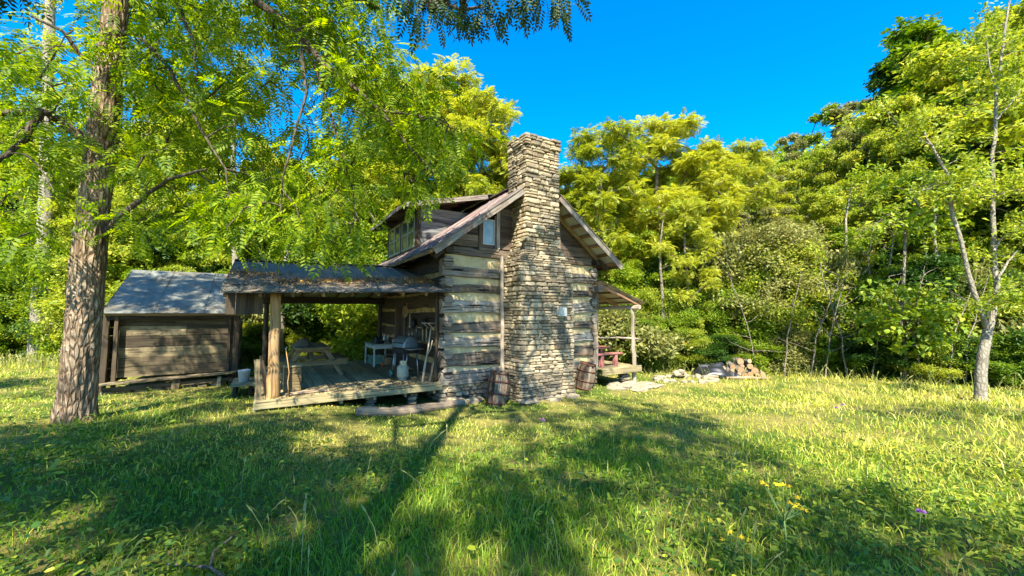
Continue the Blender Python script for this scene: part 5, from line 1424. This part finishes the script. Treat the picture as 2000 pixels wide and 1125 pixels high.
for poly, cnt in SH:
    xs_ = [p[0] for p in poly]; ys_ = [p[1] for p in poly]; k = 0; tr = 0
    # sample evenly over the ground
    hits = []
    while len(hits) < cnt*6 and tr < cnt*60:
        tr += 1; px, py = rg.uniform(min(xs_), max(xs_)), rg.uniform(min(ys_), max(ys_))
        if inpoly(px, py, poly):
            h_ = ground_hit(px, py)
            if h_: hits.append((h_, h_.y**2))
    for _ in range(cnt):
        r_ = rg.random()*sum(w_ for _, w_ in hits); s_ = 0
        for h_, w_ in hits:
            s_ += w_
            if s_ >= r_: sp.append(h_+Vector((rg.gauss(0, .15), rg.gauss(0, .15), 0))); break
for k in range(22): t = rg.uniform(-.6, 5.6); sp.append(H2W(t, -.3, rg.uniform(.5, 5.5)))          # dapple on the gable
for k in range(15): t = rg.uniform(-4.6, 0); v = rg.uniform(.6, 3.1); sp.append(H2W(t, v, dk(t, v)))  # on the deck roof
for k in range(20): t = rg.uniform(-7.8, -4.4); v = rg.uniform(6.6, 8.8); sp.append(H2W(t, v, 2.9))     # on the shed roof
over = {0: [], 1: [], 2: []}
for p in sp:
    for _ in range(20):
        z = rg.uniform(8.5, 13.5); c = p+SUNV*((z-p.z)/SUNV.z)
        q = proj(c.x, c.y, c.z)
        if q is None or q[1] < -45 or abs(q[0]-1000) > 1100: break
    over[1 if c.x < -4.3 else 2 if c.x > 3.2 else 0].append(c)
front = [at(rg.uniform(770, 905), rg.uniform(-30, 22), rg.uniform(4.2, 5.2)) for _ in range(7)]+[at(rg.uniform(890, 1040), rg.uniform(-30, 30), rg.uniform(4.2, 5.2)) for _ in range(8)]+[at(rg.uniform(1060, 1115), rg.uniform(-25, 10), rg.uniform(4.4, 5)) for _ in range(5)]
spec = [('walnut_tree', (-1.3, -1.7), 12.5, .27, 'walnut tree behind the viewer, its dark leaf sprays hanging over the sky'), ('ash_tree', (-9.5, -3.5), 12.0, .3, 'tall shade tree behind the viewer, left of the walnut'), ('maple_tree', (6.5, -5.0), 12, .25, 'tall shade tree behind the viewer, right of the walnut')]
for i, (nm, (x, y), H_, r_, lab) in enumerate(spec):
    z0 = g(x, y); root = empty(nm, (x, y, z0), 0, lab, 'tree'); o_ = Vector((x, y, z0)); tgt = [c-o_ for c in over[i]]
    if i == 0: tgt += [c-o_ for c in front]
    st = [Vector((rg.gauss(0, .04), rg.gauss(0, .04), -.2+H_*k/9)) for k in range(10)]
    m = MB(); grow(m, st, tgt, rg, r_tip=.012, r_max=.13, lift=-.1, wob=.12, k=.42, sides=6, rmin=.012, trunk_r=[r_*(1-.07*k) for k in range(10)], step=.8); m.build('trunk', M['bark_dark'], root)
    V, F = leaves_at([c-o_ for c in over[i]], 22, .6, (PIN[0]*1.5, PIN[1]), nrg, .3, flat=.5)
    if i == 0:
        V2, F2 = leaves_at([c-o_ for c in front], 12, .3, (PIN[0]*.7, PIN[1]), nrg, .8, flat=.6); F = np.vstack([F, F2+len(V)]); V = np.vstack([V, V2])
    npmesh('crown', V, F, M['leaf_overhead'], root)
# ------------------------------------------------------------------ grass and ground cover
def clear_mask(x, y):
    dx, dy = x-HX, y-HY; t = dx*.845+dy*.534; v = -dx*.534+dy*.845
    bad = (t > -.15) & (t < GW+.15) & (v > -.05) & (v < GL+.2)
    bad |= (t > 1.65) & (t < 3.6) & (v > -1.08) & (v < .1)
    bad |= (t > -4.05) & (t <= -.1) & (v > .35) & (v < 5.8)
    bad |= (t > -7.8) & (t < -4.6) & (v > 6.1) & (v < 11)
    bad |= (t > 5.2) & (t < 7.1) & (v > 0.3) & (v < 6.6)
    return ~bad, t, v
g2 = np.random.default_rng(77)
def sample(n_, D, x0=-26, x1=30, y0=1.0, y1=27):
    x = g2.uniform(x0, x1, n_); y = g2.uniform(y0, y1, n_); r = np.hypot(x, y)
    k = (np.abs(x) < 1.42*y+1.2) & (g2.random(n_) < D(r)); x, y = x[k], y[k]
    ok, t, v = clear_mask(x, y)
    return x[ok], y[ok], t[ok], v[ok]
def hgt_map(x, y, t, v):
    lawn = np.exp(-((np.maximum(0, np.abs(t-1.5)-5.0))/1.6)**2)*np.exp(-(np.maximum(0, np.abs(v+.9)-1.9)/.9)**2)
    lawn = np.maximum(lawn, np.exp(-((x-6.2)/2.6)**2-((y-13)/2.8)**2)); lawn = np.maximum(lawn, .8*np.exp(-((x+9.5)/4)**2-((y-9.8)/1.6)**2))
    h = .055+.11*VN.fbm(x*.7, y*.7, 4)
    h = h+.06*sstep(5, 9, x)*sstep(5, 8, y)
    s = (x-7)*.447+(y-19.5)*.894
    h = h+.25*sstep(-2.5, 0, s)*sstep(2, 5, x)+.3*sstep(16, 18, y)*(x < 4)
    return h*(1-lawn)+.06*lawn, lawn
Dg = lambda r: 1/(1+(r/3.6)**2)
x, y, t, v = sample(4200000, Dg)
# thin, patchy growth
h, lawn = hgt_map(x, y, t, v)
patch = VN2.fbm(x*.9, y*.9, 4); foot = np.exp(-((v+.7)/.8)**2)*(t > -8)*(t < 6.5); keep = g2.random(len(x)) < np.clip(.35+1.6*(patch-.25), .3, 1)*(1-.7*foot*(VN.fbm(x*1.3, y*1.3, 3) > .4))
x, y, h, lawn, t, v = (q[keep] for q in (x, y, h, lawn, t, v)); N_ = len(x); r = np.hypot(x, y)
z = gz(x, y); h = h*g2.uniform(.45, 1.25, N_)*(1+.9*(g2.random(N_) < .02))
wd = (.003+.0010*r)*g2.uniform(.7, 1.3, N_)
a = g2.uniform(0, 2*PI, N_); ca, sa = np.cos(a), np.sin(a)
lean = h*g2.uniform(.25, 1.05, N_); b_ = g2.uniform(0, 2*PI, N_); wx_, wy_ = np.cos(b_)*lean, np.sin(b_)*lean
def row(f, up, w_): 
    cx, cy, cz = x+wx_*f, y+wy_*f, z-.01+h*up
    return np.stack([cx-ca*wd*w_/2, cy-sa*wd*w_/2, cz], 1), np.stack([cx+ca*wd*w_/2, cy+sa*wd*w_/2, cz], 1)
R0, R1, R2 = row(0, 0, 1), row(.3, .6, .85), row(1, .92, .12)
V = np.stack([R0[0], R0[1], R1[0], R1[1], R2[0], R2[1]], 1).reshape(-1, 3)
B = (np.arange(N_)*6)[:, None]
F = np.concatenate([B+np.array([0, 1, 3, 2]), B+np.array([2, 3, 5, 4])], 1).reshape(-1, 4)
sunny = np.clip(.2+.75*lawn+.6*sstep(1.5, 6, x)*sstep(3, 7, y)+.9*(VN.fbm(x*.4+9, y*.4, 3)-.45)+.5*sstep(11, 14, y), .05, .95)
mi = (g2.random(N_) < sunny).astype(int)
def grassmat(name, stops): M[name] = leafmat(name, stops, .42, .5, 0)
grassmat('green_grass', [(.15, (.05, .13, .008)), (.5, (.19, .33, .016)), (.85, (.37, .48, .05))])  # green copy carries the tone of shaded grass
grassmat('dry_sunlit_grass', [(.15, (.26, .31, .03)), (.5, (.54, .53, .07)), (.85, (.72, .64, .18))])  # yellow copy: dry growth plus sunlight put into the blade colour
gr_ = npmesh('grass', V, F, [M['green_grass'], M['dry_sunlit_grass']], mi=np.repeat(mi, 2)); tag(gr_, 'long tangled meadow grass, green in shade and yellow in sun', 'grass', kind='stuff')
print('grass blades', N_)
# broad-leaved ground cover
oval = np.array([(0, 0, 0), (.3, -.2, .05), (.3, .2, .05), (.7, -.2, .03), (.7, .2, .03), (1, 0, -.08)]); 
ovF = np.array([(0, 1, 2, 2), (1, 3, 4, 2), (3, 5, 4, 4)])
ov4 = np.array([(0, 0, 0), (.28, -.21, .06), (.72, -.19, .03), (1, 0, -.08), (.72, .19, .03), (.28, .21, .06)]); ov4F = np.array([(0, 1, 2, 3), (0, 3, 4, 5)])
x, y, t, v = sample(2200000, lambda r: .8/(1+(r/3.2)**2))
cov = VN2.fbm(x*.8+4, y*.8, 4); wl_ = .3+.5*sstep(0, -3, x)*1+.35*sstep(1.5, 4, x)*(y < 5.5)
hm, lawn = hgt_map(x, y, t, v)
keep = g2.random(len(x)) < np.clip((cov-.38)*4+.25, .04, 1)*wl_*(1-.75*lawn)
x, y, lawn = x[keep], y[keep], lawn[keep]; N_ = len(x); r = np.hypot(x, y)
P_ = np.stack([x, y, gz(x, y)+g2.uniform(.02, .17, N_)*(1-.7*lawn)], 1)
S = g2.uniform(.025, .065, N_)*(1+r*.035)*np.where(g2.random(N_) < .12, 1.6, 1)*(1-.3*lawn)
d = g2.normal(0, 1, (N_, 3)); d[:, 2] = d[:, 2]*.25-.05
V, F = inst(ov4, ov4F, P_, rot_from(d, g2.normal(0, .45, N_)), S)
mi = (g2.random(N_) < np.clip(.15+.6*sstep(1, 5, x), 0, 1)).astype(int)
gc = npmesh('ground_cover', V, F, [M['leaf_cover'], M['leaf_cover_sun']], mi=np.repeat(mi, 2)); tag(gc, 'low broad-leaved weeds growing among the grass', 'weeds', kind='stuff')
print('cover', N_)
# larger weeds in the nearest corners
x = np.concatenate([g2.uniform(-7, -1.2, 1200), g2.uniform(1.4, 6.5, 1000)]); y = g2.uniform(1.8, 6.2, len(x)); k_ = VN.fbm(x*1.1+2, y*1.1, 3) > .43; x, y = x[k_], y[k_]; N_ = len(x)
Pw = np.repeat(np.stack([x, y, gz(x, y)+g2.uniform(.08, .2, N_)], 1), 4, 0); N_ = len(Pw); Pw = Pw+g2.normal(0, .02, (N_, 3)); d = g2.normal(0, 1, (N_, 3)); d[:, 2] = d[:, 2]*.2-.05
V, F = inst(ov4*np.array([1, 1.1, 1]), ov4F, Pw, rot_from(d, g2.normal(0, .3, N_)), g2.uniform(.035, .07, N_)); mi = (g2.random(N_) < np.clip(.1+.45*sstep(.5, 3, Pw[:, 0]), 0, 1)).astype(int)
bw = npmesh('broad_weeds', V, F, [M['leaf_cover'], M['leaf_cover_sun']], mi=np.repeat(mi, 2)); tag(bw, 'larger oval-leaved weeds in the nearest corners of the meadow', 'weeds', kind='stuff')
# fallen leaves and litter
n = NT('fallen_leaf'); n.base(n.ramp(n.island(), [(.1, (.1, .045, .02)), (.4, (.26, .13, .05)), (.7, (.42, .27, .09)), (.95, (.6, .38, .04))]), .8); M['litter'] = n.m
x, y, t, v = sample(60000, lambda r: .9/(1+(r/7)**2)); keep = g2.random(len(x)) < .1+.8*np.exp(-((v+.8)/1.0)**2)*(t > -6)*(t < 5); x, y = x[keep], y[keep]; N_ = len(x)
P_ = np.stack([x, y, gz(x, y)+g2.uniform(.015, .06, N_)], 1); d = g2.normal(0, 1, (N_, 3)); d[:, 2] *= .2
V, F = inst(ov4, ov4F, P_, rot_from(d, g2.normal(0, .5, N_)), g2.uniform(.03, .06, N_)); 
li = npmesh('fallen_leaves', V, F, M['litter']); tag(li, 'brown and yellow fallen leaves scattered on the grass', 'fallen leaves', kind='stuff')
# leaf litter on the deck roof and on the deck
V_, F_ = [], []; o_ = 0; Pt = []
for k in range(2600):
    c_ = rnd.choice([(-.7, .5), (-1.6, .8), (-.35, 1.0), (-4.2, 1.3), (-2.4, .6), (-3.4, .5)]); t_ = c_[0]+rnd.gauss(0, .38); v_ = c_[1]+rnd.gauss(0, .22)
    if DT0 < t_ < 0 and -.4 < v_ < 3: p = H2W(t_, v_, dk(t_, v_)+.098+rnd.random()*.02); Pt.append(tuple(p))
for k in range(260): p = H2W(rnd.uniform(-3.9, -.3), rnd.choice([rnd.uniform(-.1, .5), rnd.uniform(0, 4)]), .556); Pt.append(tuple(p))
Pt = np.array(Pt); N_ = len(Pt); d = g2.normal(0, 1, (N_, 3)); d[:, 2] *= .25
V, F = inst(ov4, ov4F, Pt, rot_from(d, g2.normal(0, .4, N_)), g2.uniform(.03, .07, N_)); li = npmesh('leaf_litter', V, F, M['litter']); tag(li, 'dry brown leaves piled on the dark deck roof', 'leaf litter', kind='stuff')
# tall seeding grass at the wood edge and through the meadow
x = np.concatenate([g2.uniform(5, 24, 1500), g2.uniform(-24, 2, 2600), g2.uniform(-3, 12, 420)]); y = np.concatenate([g2.uniform(9, 19.5, 1500), g2.uniform(16, 19.5, 2600), g2.uniform(2, 7, 420)])
s = (x-7)*.447+(y-19.5)*.894; ok, t, v = clear_mask(x, y); keep = ok & ((s > -4.5+g2.normal(0, .8, len(x))) | (g2.random(len(x)) < .07) | (x < 2)) & (s < 1); x, y = x[keep], y[keep]; N_ = len(x); z = gz(x, y)
h = g2.uniform(.25, .65, N_)*np.where(y < 8, .7, 1); a = g2.uniform(0, 2*PI, N_); lx, ly = g2.normal(0, .14, N_), g2.normal(0, .1, N_); w_ = .0035+.0007*np.hypot(x, y)
rows_ = []
for f, ww in ((0, 1), (.55, .8), (.85, .8), (.9, 3.0), (1.0, .6)):
    cx, cy, cz = x+lx*f*f, y+ly*f*f, z+h*f
    rows_ += [np.stack([cx-np.cos(a)*w_*ww/2, cy-np.sin(a)*w_*ww/2, cz], 1), np.stack([cx+np.cos(a)*w_*ww/2, cy+np.sin(a)*w_*ww/2, cz], 1)]
V = np.stack(rows_, 1).reshape(-1, 3); B = (np.arange(N_)*10)[:, None]; F = np.concatenate([B+np.array([2*k, 2*k+1, 2*k+3, 2*k+2]) for k in range(4)], 1).reshape(-1, 4)
grassmat('seed_grass', [(.15, (.12, .15, .03)), (.5, (.26, .28, .07)), (.85, (.42, .38, .15))])
sg_ = npmesh('seeding_grass', V, F, M['seed_grass']); tag(sg_, 'tall pale seeding grass stalks along the wood edge', 'tall grass', kind='stuff')

# far wooded hillside behind the first trees
N_ = 16000; x = g2.uniform(-110, 120, N_); y = g2.uniform(32, 95, N_); z = gz(x, y)+g2.uniform(0, 1, N_)**.7*7
P_ = np.stack([x, y, z], 1); V, F = inst(T_BIG[0]*3, T_BIG[1], P_, rot_from(g2.normal(0, 1, (N_, 3)), g2.normal(0, 1, N_)), g2.uniform(.8, 1.5, N_))
fo = npmesh('forest', V, F, M['leaf_mid']); tag(fo, 'far wood seen between the nearer trees', 'forest', kind='stuff')

# ------------------------------------------------------------------ single flowering plants in the meadow
M['petal'] = plain('yellow_petal', (.75, .5, .01), .6, 0, .2); M['purple'] = plain('purple_floret', (.22, .07, .3), .7, 0, .3, 60); M['stem'] = plain('green_stem', (.12, .19, .05), .7)
def flower_plant(name, px, py, Y, heads, label, cat, kind='yellow', hs_=1.0, leaves=12, seed=1):
    """heads are (px, py) of blossoms at about depth Y; the stem stands on the ground below (px)"""
    rg = random.Random(seed); c = at(px, py, Y); gzz = g(c.x, c.y); base = Vector((c.x, c.y, gzz)); root = empty(name, base, 0, label, cat)
    fork = (at(px, py, Y)-base); m = MB(); m.tube([(0, 0, -.02), Vector(fork)*.5+Vector((.01, 0, 0)), fork], [.006, .005, .004], 6); hp = []
    for hx, hy in heads:
        p = at(hx, hy, Y+rg.uniform(-.12, .12))-base; mid = fork.lerp(p, .5)+Vector((0, 0, -.015)); m.tube([fork*.92, mid, p], [.003, .0025, .002], 5); hp.append(p)
    m.build('stem', M['stem'], root)
    for p in hp:
        m = MB()
        if kind == 'yellow':
            for k in range(7):
                a = 2*PI*k/7+rg.uniform(-.2, .2); L_ = .026*hs_; d = Vector((math.cos(a), math.sin(a), -.15+rg.uniform(-.3, .4))); s_ = Vector((-math.sin(a), math.cos(a), 0))*.006*hs_
                m.poly([p, p+d*L_*.5-s_, p+d*L_, p+d*L_*.5+s_]); m.poly([p+Z_*.001, p+d*L_*.5+s_+Z_*.001, p+d*L_+Z_*.001, p+d*L_*.5-s_+Z_*.001])
            m.lathe([(0, -.006), (.007*hs_, -.003), (.008*hs_, .004), (.004, .009), (0, .01)], p, 8); m.build('flower_head', M['petal'], root)
        else:
            for k in range(46):
                d = Vector((rg.gauss(0, 1), rg.gauss(0, 1), abs(rg.gauss(.3, .7)))).normalized()*.028*hs_; s_ = d.orthogonal().normalized()*.004
                m.poly([p, p+d*.6-s_, p+d, p+d*.6+s_])
            m.build('flower_head', M['purple'], root)
    if leaves:
        P_ = np.array([tuple(fork*rg.uniform(.15, 1)) for _ in range(leaves)]); d = np.array([(rg.gauss(0, 1), rg.gauss(0, 1), .2) for _ in range(leaves)]); V, F = inst(ov4*np.array([1, .6, 1]), ov4F, P_, rot_from(d, np.zeros(leaves)), np.array([rg.uniform(.06, .13) for _ in range(leaves)]))
        npmesh('leaf_blades', V, F, M['leaf_cover'], root)
    return root
flower_plant('yellow_wildflower', 1531, 1010, 2.9, [(1490, 942), (1497, 948), (1518, 946), (1529, 946), (1541, 950), (1558, 971), (1542, 980), (1553, 988), (1560, 985), (1573, 996), (1566, 992)], 'tall stem of yellow wildflowers in the near meadow', 'wildflower', seed=2)
flower_plant('yellow_wildflower', 1431, 1082, 2.75, [(1427, 1038), (1413, 1053), (1447, 1048), (1461, 1053)], 'short stem with four yellow blossoms near the dirt patch', 'wildflower', seed=3)
flower_plant('purple_thistle', 1792, 1048, 3.0, [(1799, 1001)], 'dark-stemmed purple thistle blossom among yellow-green weeds', 'thistle', 'purple', 1.2, 16, 4)
flower_plant('purple_wildflower', 1642, 815, 7.0, [(1646, 791), (1634, 797)], 'small purple wildflower standing in the sunny meadow', 'wildflower', 'purple', 1.4, 8, 5)
flower_plant('purple_wildflower', 1062, 826, 7.4, [(1057, 820), (1062, 822)], 'tiny purple wildflower in the lawn before the chimney', 'wildflower', 'purple', 1.2, 4, 6)
flower_plant('yellow_wildflower', 362, 948, 4.3, [(363, 940)], 'lone yellow wildflower in the shaded grass', 'wildflower', hs_=1.4, leaves=3, seed=7)
flower_plant('yellow_wildflower', 479, 1022, 3.5, [(479, 1014)], 'orange-yellow blossom low in the shaded grass', 'wildflower', hs_=1.2, leaves=3, seed=8)
for i, (px, py, Y) in enumerate(((1345, 668, 16.9), (1290, 685, 16.8), (1305, 680, 17), (620, 652, 18.6), (515, 680, 18.4), (470, 685, 18.6), (1475, 700, 16.3), (675, 672, 18))):
    rg = random.Random(i); hd = [(px+rg.gauss(0, 9), py+rg.gauss(0, 6)) for _ in range(14)]
    o = flower_plant('goldenrod', px, py+25, Y, hd, 'clump of yellow goldenrod in bloom at the wood edge', 'goldenrod', 'yellow', 3.2, 20, 90+i); o['group'] = 'goldenrod clumps at the wood edge'
# fallen stick in the near grass
c = at(400, 1105, 2.75); z_ = g(c.x, c.y)+.07; m = MB()
m.tube([(-.3, .05, .0), (-.1, 0, .02), (.05, -.02, .02), (.25, -.12, .0), (.4, -.2, -.02)], [.007, .009, .01, .012, .01], 6); m.tube([(.05, -.02, .02), (-.02, .1, .05), (.03, .2, .09), (.01, .26, .08)], [.008, .007, .006, .004], 6)
o = m.build('fallen_stick', M['bark_far']); o.location = (c.x, c.y, z_); tag(o, 'forked pale stick lying in the nearest grass', 'stick')
n_obj = len(bpy.data.objects); print('objects', n_obj)
